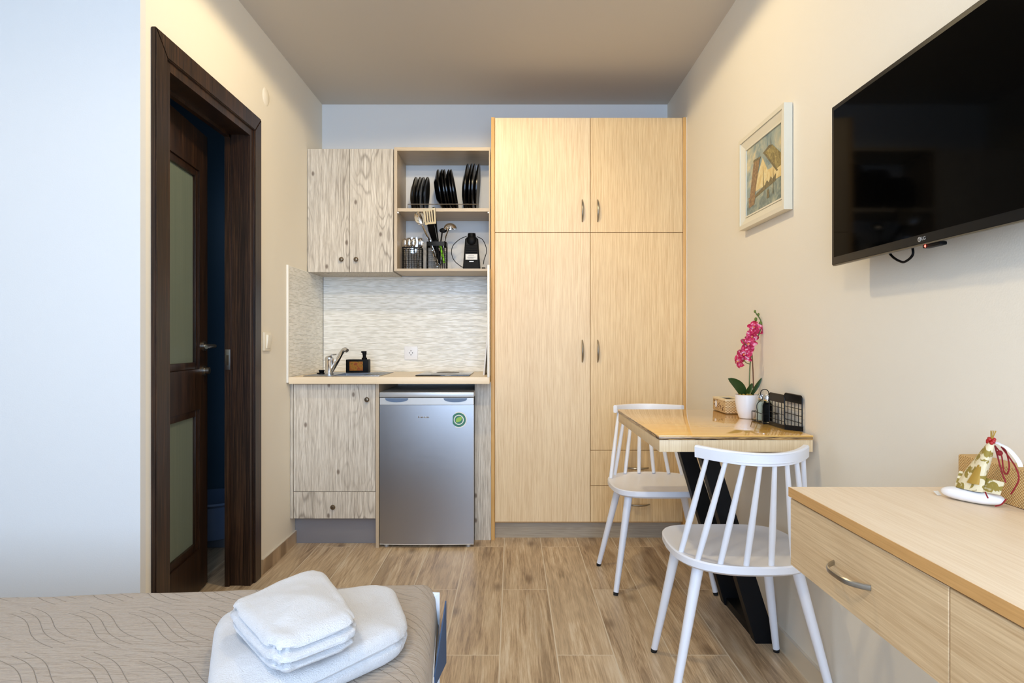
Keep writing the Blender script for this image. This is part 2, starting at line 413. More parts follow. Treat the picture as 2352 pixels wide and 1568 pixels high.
    def clean(s, d=1e-6):
        bmesh.ops.remove_doubles(s.bm, verts=s.bm.verts, dist=d); return s
def root_loc(o):
    while o.parent is not None: o = o.parent
    return o['_loc'] if '_loc' in o else (0, 0, 0)
def obj(name, b, mats, parent=None, label=None, loc=None, flat=False, local=False):
    """link builder b (points in world coordinates) as ONE mesh object"""
    me = bpy.data.meshes.new(name)
    bmesh.ops.recalc_face_normals(b.bm, faces=b.bm.faces)
    org = Vector(root_loc(parent)) if parent is not None else Vector(loc or (0, 0, 0))
    if not local:
        for v in b.bm.verts: v.co -= org
    b.bm.normal_update()
    for f in b.bm.faces: f.smooth = not flat
    for e in b.bm.edges:
        e.smooth = len(e.link_faces) == 2 and e.calc_face_angle(3.2) < R(38)
    b.bm.to_mesh(me); b.bm.free()
    for m in (mats if isinstance(mats, (list, tuple)) else [mats]): me.materials.append(M[m] if isinstance(m, str) else m)
    o = bpy.data.objects.new(name, me); C.objects.link(o)
    if parent is not None: o.parent = parent
    else:
        o.location = org; o['_loc'] = tuple(org)
    if label: o['label'] = label
    return o
def tag(o, label, cat, group=None, kind=None):
    o['label'] = label; o['category'] = cat
    if group: o['group'] = group
    if kind: o['kind'] = kind
    return o
def thing(name, label, cat, loc=(0, 0, 0), group=None, kind=None):
    o = bpy.data.objects.new(name, None); C.objects.link(o); o.location = loc; o['_loc'] = tuple(loc); o.empty_display_size = .05
    return tag(o, label, cat, group, kind)
def solo(name, b, mats, label, cat, loc, group=None):
    return tag(obj(name, b, mats, None, loc=loc), label, cat, group)
def struct(name, b, mats, parent=None, label=None, cat=None):
    o = obj(name, b, mats, parent)
    if parent is None:
        o['kind'] = 'structure'
        o['label'] = label; o['category'] = cat
    return o
def copy_tree(o, parent=None):
    kids = [k for k in bpy.data.objects if k.parent == o]
    c = o.copy(); C.objects.link(c); c.parent = parent
    for k in kids: copy_tree(k, c)
    return c
def text_mesh(txt, size, ext, mat, M4, name, parent):
    cu = bpy.data.curves.new(name, 'FONT'); cu.body = txt; cu.size = size; cu.extrude = ext; cu.align_x = 'LEFT'; cu.align_y = 'CENTER'
    t = bpy.data.objects.new(name + '_tmp', cu); C.objects.link(t)
    dg = bpy.context.evaluated_depsgraph_get(); me = bpy.data.meshes.new_from_object(t.evaluated_get(dg))
    bpy.data.objects.remove(t); bpy.data.curves.remove(cu)
    org = Vector(root_loc(parent))
    for v in me.vertices: v.co = (M4 @ v.co) - org
    me.materials.clear(); me.materials.append(M[mat])
    o = bpy.data.objects.new(name, me); C.objects.link(o); o.parent = parent
    return o
def bez(p0, p1, p2, p3, n):
    p0, p1, p2, p3 = map(Vector, (p0, p1, p2, p3)); out = []
    for i in range(n + 1):
        t = i / n; out.append(p0 * (1 - t) ** 3 + p1 * 3 * t * (1 - t) ** 2 + p2 * 3 * t * t * (1 - t) + p3 * t ** 3)
    return out
def spline(pts, n=8):
    P = [Vector(p) for p in pts]; P = [P[0] * 2 - P[1]] + P + [P[-1] * 2 - P[-2]]; out = []
    for i in range(1, len(P) - 2):
        for k in range(n):
            t = k / n; a, b, c, d = P[i - 1], P[i], P[i + 1], P[i + 2]
            out.append(.5 * ((2 * b) + (c - a) * t + (2 * a - 5 * b + 4 * c - d) * t * t + (3 * b - a - 3 * c + d) * t ** 3))
    out.append(P[-2]); return out
# ------------------------------------------------------------------ room shell
XF = -2.7; YN = -1.7; T = .12
struct('floor', B().box(XF - T, XR + T, YN - T, YB + T, -.06, 0), 'floor', None, 'wood-look plank tile floor running from the bed to the kitchenette', 'floor')
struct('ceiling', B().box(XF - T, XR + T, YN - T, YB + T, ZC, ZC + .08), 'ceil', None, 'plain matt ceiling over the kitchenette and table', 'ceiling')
struct('wall_back', B().box(XL - T, XR + T, YB, YB + T, 0, ZC), 'wall_grey', None, 'pale back wall behind the wardrobe and wall cabinets', 'wall')
struct('wall_right', B().box(XR, XR + T, YN - T, YB, 0, ZC), 'wall', None, 'cream right wall carrying the television and the picture', 'wall')
DY0, DY1, DZ1 = 2.150, 2.945, 2.035       # door opening in the left wall
b = B(); b.box(XL - T, XL, YA + .03, DY0, 0, ZC); b.box(XL - T, XL, DY1, YB, 0, ZC); b.box(XL - T, XL, DY0, DY1, DZ1, ZC)
struct('wall_left', b, 'wall', None, 'cream left wall with the dark brown doorway', 'wall')
struct('wall_bedside', B().box(XF - T, XL - T, YA + .03, YA + T, 0, ZC).box(XF - T, XL, YA, YA + .03, 0, ZC), 'wall_grey', None, 'pale blue-grey wall facing the room beyond the bed', 'wall')
struct('wall_far_left', B().box(XF - T, XF, YN - T, YA, 0, ZC), 'wall_grey', None, 'wall at the head of the bed', 'wall')
struct('wall_rear', B().box(XF, XR, YN - T, YN, 0, ZC), 'wall_grey', None, 'wall behind the viewpoint', 'wall')
# bathroom behind the door
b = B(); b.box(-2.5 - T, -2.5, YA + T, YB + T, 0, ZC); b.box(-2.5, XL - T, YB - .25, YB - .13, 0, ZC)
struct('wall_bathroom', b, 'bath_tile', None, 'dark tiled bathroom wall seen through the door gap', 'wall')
# shower tray in the bathroom
t = thing('shower_tray', 'dark raised shower tray seen through the gap of the open door', 'shower tray', (-1.95, 3.6, 0))
obj('curb', B().box(-2.45, XL - T - .01, 3.42, 3.50, 0, .05, .006), 'bath_wall', t, 'grey curb')
obj('basin', B().box(-2.45, XL - T - .01, 3.5, 3.74, .0, .028, .004), 'black_plastic', t)
b = B(); b.lathe([(0, .02), (.16, .02), (.165, .05), (.18, .19), (.20, .205), (.195, .215), (.17, .19), (0, .12)], (-1.62, 3.52, .03))
solo('laundry_basin', b, 'fridge_recess', 'round dark blue basin standing in the bathroom beyond the door gap', 'basin', (-1.62, 3.52, .05))
# door casing, lining, leaf
def casing(x0, x1, o, w, mat='door'):
    """mitred frame round the opening: inner edge grown by o, width w, between planes x0 and x1"""
    b = B(); a0, a1, zt = DY0 + .055 - o, DY1 - .055 + o, DZ1 - .04 + o
    prof = lambda d, y, z: (x0, y, z)
    for pts in ([(a0, 0), (a0 - w, 0), (a0 - w, zt + w), (a0, zt)], [(a1, 0), (a1, zt), (a1 + w, zt + w), (a1 + w, 0)], [(a0, zt), (a0 - w, zt + w), (a1 + w, zt + w), (a1, zt)]):
        b.prism([(x0, y, z) for y, z in pts], (x1 - x0, 0, 0))
    return b
d1 = thing('door_1', 'dark brown wooden door frame with half-glazed door standing ajar', 'door', (XL, 2.55, 0), kind='structure')
b = casing(XL - .004, XL + .016, .028, .073); bmesh.ops.bevel(b.bm, geom=list(b.bm.edges), offset=.003, segments=2, affect='EDGES')
obj('casing', b, 'door', d1)
obj('inner_trim', casing(XL - .02, XL + .006, -.004, .034), 'door', d1)
b = B(); y0, y1, zt = DY0 + .055, DY1 - .055, DZ1 - .04
b.box(XL - .103, XL - .003, DY0, y0, 0, zt); b.box(XL - .103, XL - .003, y1, DY1, 0, zt); b.box(XL - .103, XL - .003, DY0, DY1, zt, DZ1)
b.box(XL - .103, XL - .082, y1 - .014, y1, 0, zt); b.box(XL - .103, XL - .082, y0, y1, zt - .014, zt)
obj('lining', b, 'door', d1)
b = B(); b.box(XL - .100, XL - .078, y1 - .0155, y1 - .0135, .955, 1.045, .001)
sp = obj('strike_plate', b, 'nickel', d1); obj('latch_hole', B().box(XL - .094, XL - .084, y1 - .0165, y1 - .0145, .975, 1.02), 'bronze', sp)
# leaf, hinged at the near side, swung a few degrees into the bathroom
hx, hy = XL - .130, y0 + .003; W_ = .695; ang = R(6.6)
LM = Matrix.Translation((hx, hy, 0)) @ Matrix.Rotation(ang, 4, 'Z')       # local y runs along the leaf
def lf(*bx, bev=0.0): return B().box(*bx, bev=bev).xf(LM)
b = B(); TH = .02
ST = .095; MO = .03
zs = [(.012, .19), (.79, .962), (1.812, 1.985)]
b.box(-TH, TH, 0, ST, .012, 1.985); b.box(-TH, TH, W_ - ST, W_, .012, 1.985)
for a, c in zs: b.box(-TH, TH, ST, W_ - ST, a, c)
b.xf(LM); leaf = obj('leaf', b, 'door', d1)
b = B()
for a, c in ((.19, .79), (.962, 1.812)):
    for sx in (TH - .006,):
        b.box(sx - .02, sx, ST, ST + MO, a, c, .004); b.box(sx - .02, sx, W_ - ST - MO, W_ - ST, a, c, .004)
        b.box(sx - .02, sx, ST + MO, W_ - ST - MO, a, a + MO, .004); b.box(sx - .02, sx, ST + MO, W_ - ST - MO, c - MO, c, .004)
b.xf(LM); obj('glazing_bead', b, 'door', leaf)
for a, c in ((.19, .79), (.962, 1.812)):
    obj('pane', B().box(-.004, .002, ST + .01, W_ - ST - .01, a + .01, c - .01).xf(LM), 'frosted', leaf, 'frosted greenish glass')
b = B(); b.cyl((TH, W_ - .05, 1.06), (TH + .008, W_ - .05, 1.06), .022); b.cyl((TH + .006, W_ - .05, 1.06), (TH + .045, W_ - .05, 1.06), .009)
b.tube([(TH + .045, W_ - .042, 1.06), (TH + .048, W_ - .09, 1.06), (TH + .046, W_ - .15, 1.056)], .008, 10); b.xf(LM)
obj('door_handle', b, 'nickel', leaf)
b = B(); b.cyl((TH, W_ - .05, .953), (TH + .008, W_ - .05, .953), .022); b.cyl((TH + .008, W_ - .05, .953), (TH + .026, W_ - .05, .953), .015); b.xf(LM)
obj('thumb_turn', b, 'nickel', leaf)
b = B(); b.cyl((-TH, W_ - .05, 1.06), (-TH - .04, W_ - .05, 1.06), .009); b.tube([(-TH - .04, W_ - .045, 1.06), (-TH - .04, W_ - .13, 1.06)], .008, 10); b.xf(LM)
obj('rear_handle', b, 'nickel', leaf)
# baseboards
def base(name, x0, x1, y0, y1, lab, cap):
    o = struct(name, B().box(x0, x1, y0, y1, 0, .066), 'floor', None, lab, 'baseboard')
    obj('grout_line', B().box(*cap, .066, .070), 'grout', o)
base('baseboard_left', XL, XL + .009, 3.03, 3.52, 'short wood-look baseboard between doorway and kitchen cabinet', (XL, XL + .009, 3.03, 3.52))
base('baseboard_right', XR - .009, XR, YN, 3.55, 'wood-look baseboard along the right wall behind the chairs', (XR - .009, XR, YN, 3.55))
# backsplash: back, left and right pieces, with white edge trims
CT, CB, CY = .896, .861, 3.37
bs = thing('backsplash', 'white ribbed relief tiles around the worktop', 'backsplash', (XL, YB, CT), kind='structure')
obj('back_tile', B().box(XL + .008, -.126, YB - .008, YB, CT, 1.475), 'tile', bs)
obj('side_tile', B().box(XL, XL + .008, CY + .006, YB - .008, CT, 1.474), 'tile', bs)
obj('side_tile', B().box(-.124, -.116, CY + .006, YB - .008, CT, 1.472), 'tile', bs)
obj('corner_seam', B().box(XL + .008, XL + .0105, YB - .0105, YB - .008, CT, 1.474), 'tv_trim', bs)
obj('edge_trim', B().box(XL, XL + .011, CY - .006, CY + .006, CB + .006, 1.476, .002), 'white_trim', bs)
obj('edge_trim', B().box(-.1275, -.1165, CY - .004, CY + .006, CT, 1.476, .002), 'white_trim', bs)
# switch and blanking cap on the left wall
t = thing('light_switch', 'cream rocker light switch on the wall beside the dark door frame', 'light switch', (XL, 3.083, 1.08))
obj('plate', B().box(XL, XL + .011, 3.04, 3.126, 1.036, 1.124, .003), 'cream_plastic', t)
m = Matrix.Translation((XL + .012, 3.083, 1.08)) @ Matrix.Rotation(R(6), 4, 'Y')
obj('rocker', B().box(-.006, .006, -.021, .027, -.032, .032, .002, mat=m), 'cream_plastic', t)
b = B(); b.lathe([(0, .006), (.036, .004), (.042, 0)], (0, 0, 0), mat=Matrix.Rotation(R(90), 4, 'Y')); 
solo('junction_cover', b.xf(Matrix.Translation((XL, 3.085, 2.235))), 'wall', 'round wall-coloured junction cover high on the left wall', 'cover plate', (XL, 3.085, 2.235))
# ------------------------------------------------------------------ wardrobe
WY = 3.553; k = WY / F
def PX(px, Y): return (px - 1176) * Y / F
def PZ(py, Y): return CZ - (py - 784) * Y / F
wx0, wx1 = -.1137, XR - .003; wzt = PZ(269, WY)
w = thing('wardrobe', 'tall light oak wardrobe with four doors and two drawers', 'wardrobe', ((wx0 + wx1) / 2, WY + .2, 0))
b = B(); b.box(wx0, wx0 + .020, WY, YB - .003, 0, wzt, .001); b.box(wx1 - .018, wx1, WY, YB - .003, 0, wzt, .001)
b.box(wx0 + .02, wx1 - .018, WY + .012, YB - .003, wzt - .02, wzt - .004); b.box(wx0 + .02, wx1 - .018, WY + .02, YB - .003, .09, .108)
b.box(wx0 + .02, wx1 - .018, YB - .01, YB - .003, .1, wzt - .02); b.box(.4164, .4364, WY + .021, YB - .01, .108, wzt - .02)
obj('carcass', b, 'oak_edge', w)
obj('plinth', B().box(wx0 + .02, wx1 - .018, WY + .045, WY + .063, 0, .09), 'plinth_wood', w, 'grey wood plinth')
def bow(p, axis, L=.12, out=.026, dirn=(0, -1, 0)):
    """arched bar handle centred at p on a face whose outward normal is dirn"""
    ax = Vector(axis); dn = Vector(dirn); p = Vector(p); b = B(); pts = []
    n = 14
    for i in range(n + 1):
        s_ = i / n * 2 - 1
        pts.append(p + ax * (s_ * L / 2) + dn * (out * (1 - abs(s_) ** 2.4) + .001))
    rad = [.0032 + .0032 * (1 - abs(i / n * 2 - 1) ** 2) for i in range(n + 1)]
    b.tube(pts, .005, 8, radii=rad)
    return b
xs = PX(1356, WY); zsplit = PZ(533.5, WY); zlow = PZ(1198, WY); zr = PZ(1034, WY); zd = PZ(1115, WY); xl = wx0 + .0215; xr_ = wx1 - .0195; g_ = .0013
doors = [('door', xl, xs - g_, zsplit + g_, wzt - .003, 'oak', (PX(1337.5, WY), 0, PZ(484, WY)), (0, 0, 1)),
         ('door', xs + g_, xr_, zsplit + g_, wzt - .003, 'oak2', (PX(1373, WY), 0, PZ(484, WY)), (0, 0, 1)),
         ('door', xl, xs - g_, zlow, zsplit - g_, 'oak', (PX(1337.5, WY), 0, PZ(806, WY)), (0, 0, 1)),
         ('door', xs + g_, xr_, zr + g_, zsplit - g_, 'oak2', (PX(1373, WY), 0, PZ(806, WY)), (0, 0, 1)),
         ('drawer', xs + g_, xr_, zd + g_, zr - g_, 'oak2', (PX(1464, WY), 0, PZ(1074, WY)), (1, 0, 0)),
         ('drawer', xs + g_, xr_, zlow, zd - g_, 'oak2', (PX(1467, WY), 0, PZ(1158, WY)), (1, 0, 0))]
for nm, x0, x1, z0, z1, mt, hp, ax in doors:
    o = obj(nm, B().box(x0, x1, WY + .001, WY + .019, z0, z1, .0008, 1), mt, w)
    obj('handle', bow((hp[0], WY + .001, hp[2]), ax), 'nickel', o, 'satin metal bow handle')
obj('caulk_line', B().box(XR - .003, XR - .0002, WY - .002, WY + .004, 0, wzt), 'white_trim', w)
# ------------------------------------------------------------------ kitchenette
# worktop with a cut-out for the sink
SX0, SX1, SY0, SY1 = -1.10, -.70, 3.44, 3.86
b = B(); x0, x1 = XL + .011, -.1165
hx0, hx1, hy0, hy1 = -.955, -.80, 3.465, 3.745
b.box(x0, x1, CY + .004, hy0, CB, CT); b.box(x0, x1, hy1, YB - .009, CB, CT); b.box(x0, hx0, hy0, hy1, CB, CT); b.box(hx1, x1, hy0, hy1, CB, CT)
b.clean(1e-5)
wt = tag(obj('worktop', b, 'counter', None, loc=((x0 + x1) / 2, 3.65, CB)), 'pale wood-grain worktop above the small fridge', 'worktop')
obj('front_edge', B().box(x0, x1, CY, CY + .004, CB, CT, .001), 'counter', wt)
s = thing('sink', 'stainless steel inset sink with drainboard in the pale worktop', 'sink', (-.9, 3.65, CT))
b = B(); z0 = CT + .0005; z1 = CT + .004
b.box(SX0, SX1, SY0, hy0 + .002, z0, z1, .001); b.box(SX0, SX1, hy1 - .002, SY1, z0, z1, .001); b.box(SX0, hx0 + .002, hy0 + .002, hy1 - .002, z0, z1); b.box(hx1 - .002, SX1, hy0 + .002, hy1 - .002, z0, z1)
for i in range(4): b.box(-.785 + i * .020, -.777 + i * .020, 3.48, 3.80, z1, z1 + .002, .0008, 1)
obj('rim', b, 'steel', s)
b = B(); q = .002; zb = CT - .14
b.box(hx0 + q, hx1 - q, hy0 + q, hy1 - q, zb, zb + .003); b.box(hx0 + q, hx0 + 2 * q, hy0 + q, hy1 - q, zb, z0); b.box(hx1 - 2 * q, hx1 - q, hy0 + q, hy1 - q, zb, z0)
b.box(hx0 + q, hx1 - q, hy0 + q, hy0 + 2 * q, zb, z0); b.box(hx0 + q, hx1 - q, hy1 - 2 * q, hy1 - q, zb, z0)
obj('bowl', b, 'steel', s)
fz = CT + .004; fx, fy = -1.0, 3.575
f = thing('faucet', 'chrome single-lever faucet standing left of the soap dispenser', 'faucet', (fx, fy, fz))
b = B(); b.lathe([(0, 0), (.026, 0), (.026, .006), (.022, .010), (.022, .075), (.024, .080), (.023, .092), (.012, .101), (0, .103)], (fx, fy, fz))
obj('body', b, 'chrome', f)
b = B(); b.tube(spline([(fx + .015, fy - .005, fz + .022), (fx + .045, fy - .02, fz + .068), (fx + .078, fy - .035, fz + .122), (fx + .098, fy - .05, fz + .138), (fx + .112, fy - .06, fz + .130)], 6), .0115, 12, radii=None)
obj('spout', b, 'chrome', f)
b = B(); b.tube([(fx + .002, fy, fz + .098), (fx + .022, fy - .01, fz + .108), (fx + .048, fy - .02, fz + .110)], .006, 8, flat=(1.4, .7)); obj('lever', b, 'chrome', f)
b = B(); b.cyl((-1.058, 3.63, CT + .004), (-1.058, 3.63, CT + .010), .026); b.cyl((-1.058, 3.63, CT + .010), (-1.058, 3.63, CT + .026), .012, .017)
solo('sink_plug', b, 'black_plastic', 'black rubber sink plug lying left of the faucet', 'sink plug', (-1.058, 3.63, CT + .004))
sx0, sx1, sy0, sy1 = PX(794, 3.77), PX(845.5, 3.77), 3.77, 3.835
sz = CT + .004
s = thing('soap_dispenser', 'squat black soap dispenser with amber label and pump', 'soap dispenser', ((sx0 + sx1) / 2, 3.80, sz))
obj('bottle', B().box(sx0, sx1, sy0, sy1, sz, sz + .076, .004), 'black_plastic', s)
obj('label_plate', B().box(sx0 + .022, sx1 - .030, sy0 - .0008, sy0 + .0005, sz + .012, sz + .064), 'amber', s, 'amber and gold label')
pxx = PX(837, 3.80); b = B(); b.cyl((pxx, 3.80, sz + .076), (pxx, 3.80, sz + .086), .0155); b.cyl((pxx, 3.80, sz + .086), (pxx, 3.80, sz + .106), .010); b.cyl((pxx, 3.80, sz + .104), (pxx, 3.80, sz + .124), .0125); b.box(pxx - .016, pxx, 3.785, 3.815, sz + .114, sz + .124, .002)
obj('pump', b, 'black_plastic', s)
h = thing('ceramic_hob', 'flat black glass hob set in the worktop above the fridge', 'hob', (-.366, 3.66, CT))
b = B(); b.box(-.512, -.225, 3.46, 3.88, CT + .0003, CT + .006, .002); obj('glass_plate', b, 'black_glass', h)
b = B()
for cx, cy, r in ((-.37, 3.58, .075), (-.37, 3.77, .065)): b.tube([(cx + r * math.cos(a), cy + r * math.sin(a), CT + .0062) for a in [i * math.pi / 16 for i in range(32)]], .0006, 4, closed=True)
obj('cooking_ring', b, 'nickel', h)
# board leaning on the right side tile
b = B(); a_ = math.atan2(.026, .285); mm = Matrix.Translation((-.158, 0, CT)) @ Matrix.Rotation(a_, 4, 'Y'); b.box(0, .008, 3.56, 3.88, 0, .285, .003, mat=mm)
solo('chopping_board', b, 'white_plastic', 'thin white chopping board leaning in the right corner of the worktop', 'chopping board', (-.155, 3.72, CT))
# socket
t = thing('wall_socket', 'white square power socket on the tiled backsplash', 'socket', (PX(945, YB), YB - .008, PZ(810, YB)))
cx, cz, yy = PX(945, YB), PZ(810, YB), YB - .008
b = B(); b.box(cx - .041, cx + .041, yy - .009, yy, cz - .041, cz + .041, .003); obj('plate', b, 'white_plastic', t)
b = B(); b.lathe([(.021, 0), (.021, .002), (.0175, .002), (.0165, -.006), (0, -.006)], (0, 0, 0), mat=Matrix.Rotation(R(90), 4, 'X')); b.xf(Matrix.Translation((cx, yy - .0085, cz))); obj('socket_cup', b, 'white_plastic', t)
b = B(); 
for dx, dz in ((-.0095, 0), (.0095, 0), (0, -.012), (0, .0125)): b.cyl((cx + dx, yy - .0035, cz + dz), (cx + dx, yy - .0105, cz + dz), .0027, seg=10)
obj('pin_hole', b, 'hole', t)
# base cabinet
KY = 3.42
c = thing('base_cabinet', 'grey weathered pine base cabinet under the sink', 'cabinet', (-.94, 3.7, 0))
xa, xb = XL + .002, PX(863, KY)
ztop = CB - .001; zb = PZ(1190.5, KY)
b = B(); b.box(xa, xa + .018, KY + .02, YB - .01, zb, ztop); b.box(xa + .018, xb, YB - .03, YB - .012, zb, ztop); b.box(xa + .018, xb, KY + .02, YB - .03, zb, zb + .018); 
b.box(xa, PX(673.5, KY), KY + .0, KY + .019, zb, ztop)
obj('carcass', b, 'pine3', c)
obj('side_panel', B().box(xb + .001, PX(870.5, KY), KY - .004, YB - .012, 0, ztop), 'ashz', c, 'pale vertical panel beside the fridge')
zdr = PZ(1129, KY)
dr = obj('door', B().box(PX(674.5, KY), xb - .002, KY, KY + .018, zdr + .0015, ztop - .004, .0008, 1), 'pine', c)
kp = [(0, 0), (.006, 0), (.006, .008), (.012, .012), (.013, .018), (.009, .024), (0, .026)]
def knob(x, y, z, sc=1.0):
    b = B(); b.lathe([(r * sc, -h_ * sc) for r, h_ in kp], (0, 0, 0), 16, mat=Matrix.Rotation(R(-90), 4, 'X')); return b.xf(Matrix.Translation((x, y, z)))
def knob2(x, y, z):
    b = B(); b.lathe(kp, (0, 0, 0), 16, mat=Matrix.Rotation(R(90), 4, 'X')); return b.xf(Matrix.Translation((x, y, z)))
obj('knob', knob2(PX(844, KY), KY, PZ(917, KY)), 'bronze', dr)
dr = obj('drawer', B().box(PX(674.5, KY), xb - .002, KY, KY + .018, zb, zdr - .0015, .0008, 1), 'pine2', c)
obj('knob', knob2(PX(766, KY), KY, PZ(1163, KY)), 'bronze', dr)
obj('kickboard', B().box(PX(681, 3.52), xb, 3.50, 3.515, 0, zb - .001), 'alu', c, 'brushed aluminium kickboard')
# filler panel between fridge and wardrobe
b = B(); b.box(PX(1090.5, WY), wx0 - .0005, WY + .001, WY + .019, 0, CB - .001, .001)
solo('filler_panel', b, 'pine3', 'narrow grey pine filler panel between fridge and wardrobe', 'panel', ((PX(1090.5, WY) + wx0) / 2, WY + .01, 0))
# fridge
FY = 3.42; f0, f1 = PX(872, FY), PX(1088, FY)
fr = thing('mini_fridge', 'small brushed steel fridge under the worktop', 'fridge', ((f0 + f1) / 2, 3.68, 0))
fzt = PZ(900.5, FY); fzd = PZ(929.5, FY); fzb = PZ(1250, FY)
obj('cabinet_body', B().box(f0 + .003, f1 - .003, FY + .055, 3.95, .03, fzt - .028, .003), 'black_plastic', fr)
obj('top_slab', B().box(f0 - .001, f1 + .001, FY - .002, 3.95, PZ(912, FY), fzt, .003), 'fridge_trim', fr, 'pale silver top')
def front(x0, x1, z0, z1, bow_, yb):
    """a door panel whose front bulges a little towards the room"""
    b = B(); n = 16; top = []; 
    pts = [(x0 + (x1 - x0) * i / n, FY - bow_ * (1 - (2 * i / n - 1) ** 2)) for i in range(n + 1)]
    b.prism([(x, y, z0) for x, y in pts] + [(x1, yb, z0), (x0, yb, z0)], (0, 0, z1 - z0)); return b
dd = obj('door', front(f0, f1, fzb + .004, fzd - .001, .008, FY + .05), 'fridge', fr, 'brushed steel door')
b = front(f0 + .001, f1 - .001, fzd + .0005, PZ(913.5, FY), .003, FY + .05); obj('handle_band', b, 'fridge_trim', dd)
for p0, p1 in ((885, 938), (1019, 1073)):
    b = B(); n = 12; z_ = PZ(914, FY); x0, x1 = PX(p0, FY), PX(p1, FY)
    pts = [(x0, FY - .0042, z_)] + [(x0 + (x1 - x0) * (.5 - .5 * math.cos(math.pi * i / n)), FY - .0042, z_ - .021 * math.sin(math.pi * i / n) ** .7) for i in range(n + 1)][1:]
    b.prism(pts, (0, .006, 0)); obj('grip_recess', b, 'fridge_recess', dd)
obj('bottom_strip', front(f0, f1, fzb, fzb + .0035, .0085, FY + .04), 'white_trim', dd)
# door badge: tiny unreadable raised strokes, and the round green sticker
b = B(); x_ = PX(961, FY)
for wd, tall, gp in ((.0045, .009, .004), (.0025, .007, .003), (.005, .007, .003), (.005, .007, .003), (.004, .007, .003), (.005, .007, .003), (.005, .007, .003), (.004, .007, 0)):
    b.box(x_, x_ + wd, FY - .0095, FY - .0075, PZ(959, FY), PZ(959, FY) + tall, .0004, 1); x_ += wd + gp
obj('badge', b, 'chrome', dd)
sx_, sz_ = PX(1054, FY), PZ(963.5, FY); yb_ = FY - .0046
def disc(r, y, t_=.0004):
    b = B(); b.cyl((sx_, y, sz_), (sx_, y - t_, sz_), r, seg=40); return b
st = obj('sticker', disc(.0425, yb_), 'label_white', dd, 'round green and white energy sticker')
M['g1'] = plain('sticker_dark_green', (50, 118, 96), .4); M['g2'] = plain('sticker_light_green', (148, 192, 74), .4)
obj('sticker_ring', disc(.037, yb_ - .0005), 'g1', st); obj('sticker_field', disc(.026, yb_ - .001), 'label_white', st); obj('sticker_disc', disc(.0215, yb_ - .0015), 'g1', st)
b = B()
lpts = []
for i in range(13):
    t_ = i / 12; lpts.append((sx_ - .014 + .03 * t_ + .010 * math.sin(math.pi * t_), yb_ - .0021, sz_ - .014 + .030 * t_ - .006 * math.sin(math.pi * t_)))
for i in range(11, 0, -1):
    t_ = i / 12; lpts.append((sx_ - .014 + .03 * t_ - .012 * math.sin(math.pi * t_), yb_ - .0021, sz_ - .014 + .030 * t_ + .007 * math.sin(math.pi * t_)))
b.prism(lpts, (0, .0003, 0)); obj('leaf_mark', b, 'g2', st)
for xx in (f0 + .03, f1 - .03):
    obj('foot', B().cyl((xx, FY + .03, 0), (xx, FY + .03, .028), .012), 'fridge_trim', fr)
    obj('foot', B().cyl((xx, 3.88, 0), (xx, 3.88, .031), .012), 'fridge_trim', fr)
# wall cabinet with two doors
UY = 3.704; ux0 = XL + .002; ux1 = PX(903.5, UY); uz0, uz1 = PZ(625, UY), PZ(341.5, UY)
c = thing('wall_cabinet', 'grey weathered pine wall cabinet with two doors above the sink', 'cabinet', ((ux0 + ux1) / 2, 3.85, uz0))
b = B(); b.box(ux0, ux1, UY + .0195, YB, uz0, uz0 + .016); b.box(ux0, ux1, UY + .0195, YB, uz1 - .016, uz1); b.box(ux0, ux0 + .016, UY + .0195, YB, uz0 + .016, uz1 - .016); b.box(ux1 - .016, ux1 - .0005, UY + .0195, YB, uz0 + .016, uz1 - .016); b.box(ux0 + .016, ux1 - .016, YB - .008, YB, uz0 + .016, uz1 - .016)
obj('carcass', b, 'pine3', c)
xm = PX(803, UY)
for x0, x1, mt, kx in ((ux0 + .001, xm - .001, 'pine2', PX(785.5, UY)), (xm + .001, ux1 - .001, 'pine', PX(819, UY))):
    o = obj('door', B().box(x0, x1, UY, UY + .018, uz0 + .001, uz1 - .001, .0008, 1), mt, c)
    obj('knob', knob2(kx, UY, PZ(596, UY)), 'bronze', o)
# open shelf unit
OY = 3.69; ox0 = PX(903.5, OY) + .0035; ox1 = PX(1126.5, OY); oz0, oz1 = PZ(622, OY), PZ(338, OY); th = .018
u = thing('open_shelf_unit', 'open pale wood shelf unit holding plates and utensils', 'shelf unit', ((ox0 + ox1) / 2, 3.85, oz0))
obj('side_panel', B().box(ox0, ox0 + th, OY, YB - .002, oz0, oz1), 'ashz', u); obj('side_panel', B().box(ox1 - th * .45, ox1, OY, YB - .002, oz0, oz1), 'ashz', u)
obj('bottom_board', B().box(ox0 + th, ox1 - th * .45, OY + .0003, YB - .002, oz0, PZ(616.6, OY)), 'ash', u); obj('top_board', B().box(ox0 + th, ox1 - th * .45, OY + .0003, YB - .002, PZ(346, OY), oz1), 'ash', u)
SZ = PZ(478.3, OY + .02); b = B(); b.box(ox0 + th, ox1 - th * .45, OY + .014, YB - .002, PZ(485.9, OY + .02), SZ); obj('shelf', b, 'ash', u)
BZ = PZ(616.6, OY)
b = B(); b.box(ox0 + th - .001, ox0 + th + .008, OY + .003, OY + .022, PZ(489, OY), PZ(485.9, OY)); obj('shelf_pin', b, 'white_plastic', u); b = B(); b.box(ox1 - th * .45 - .008, ox1 - th * .45, OY + .003, OY + .022, PZ(489, OY), PZ(485.9, OY)); obj('shelf_pin', b, 'white_plastic', u)
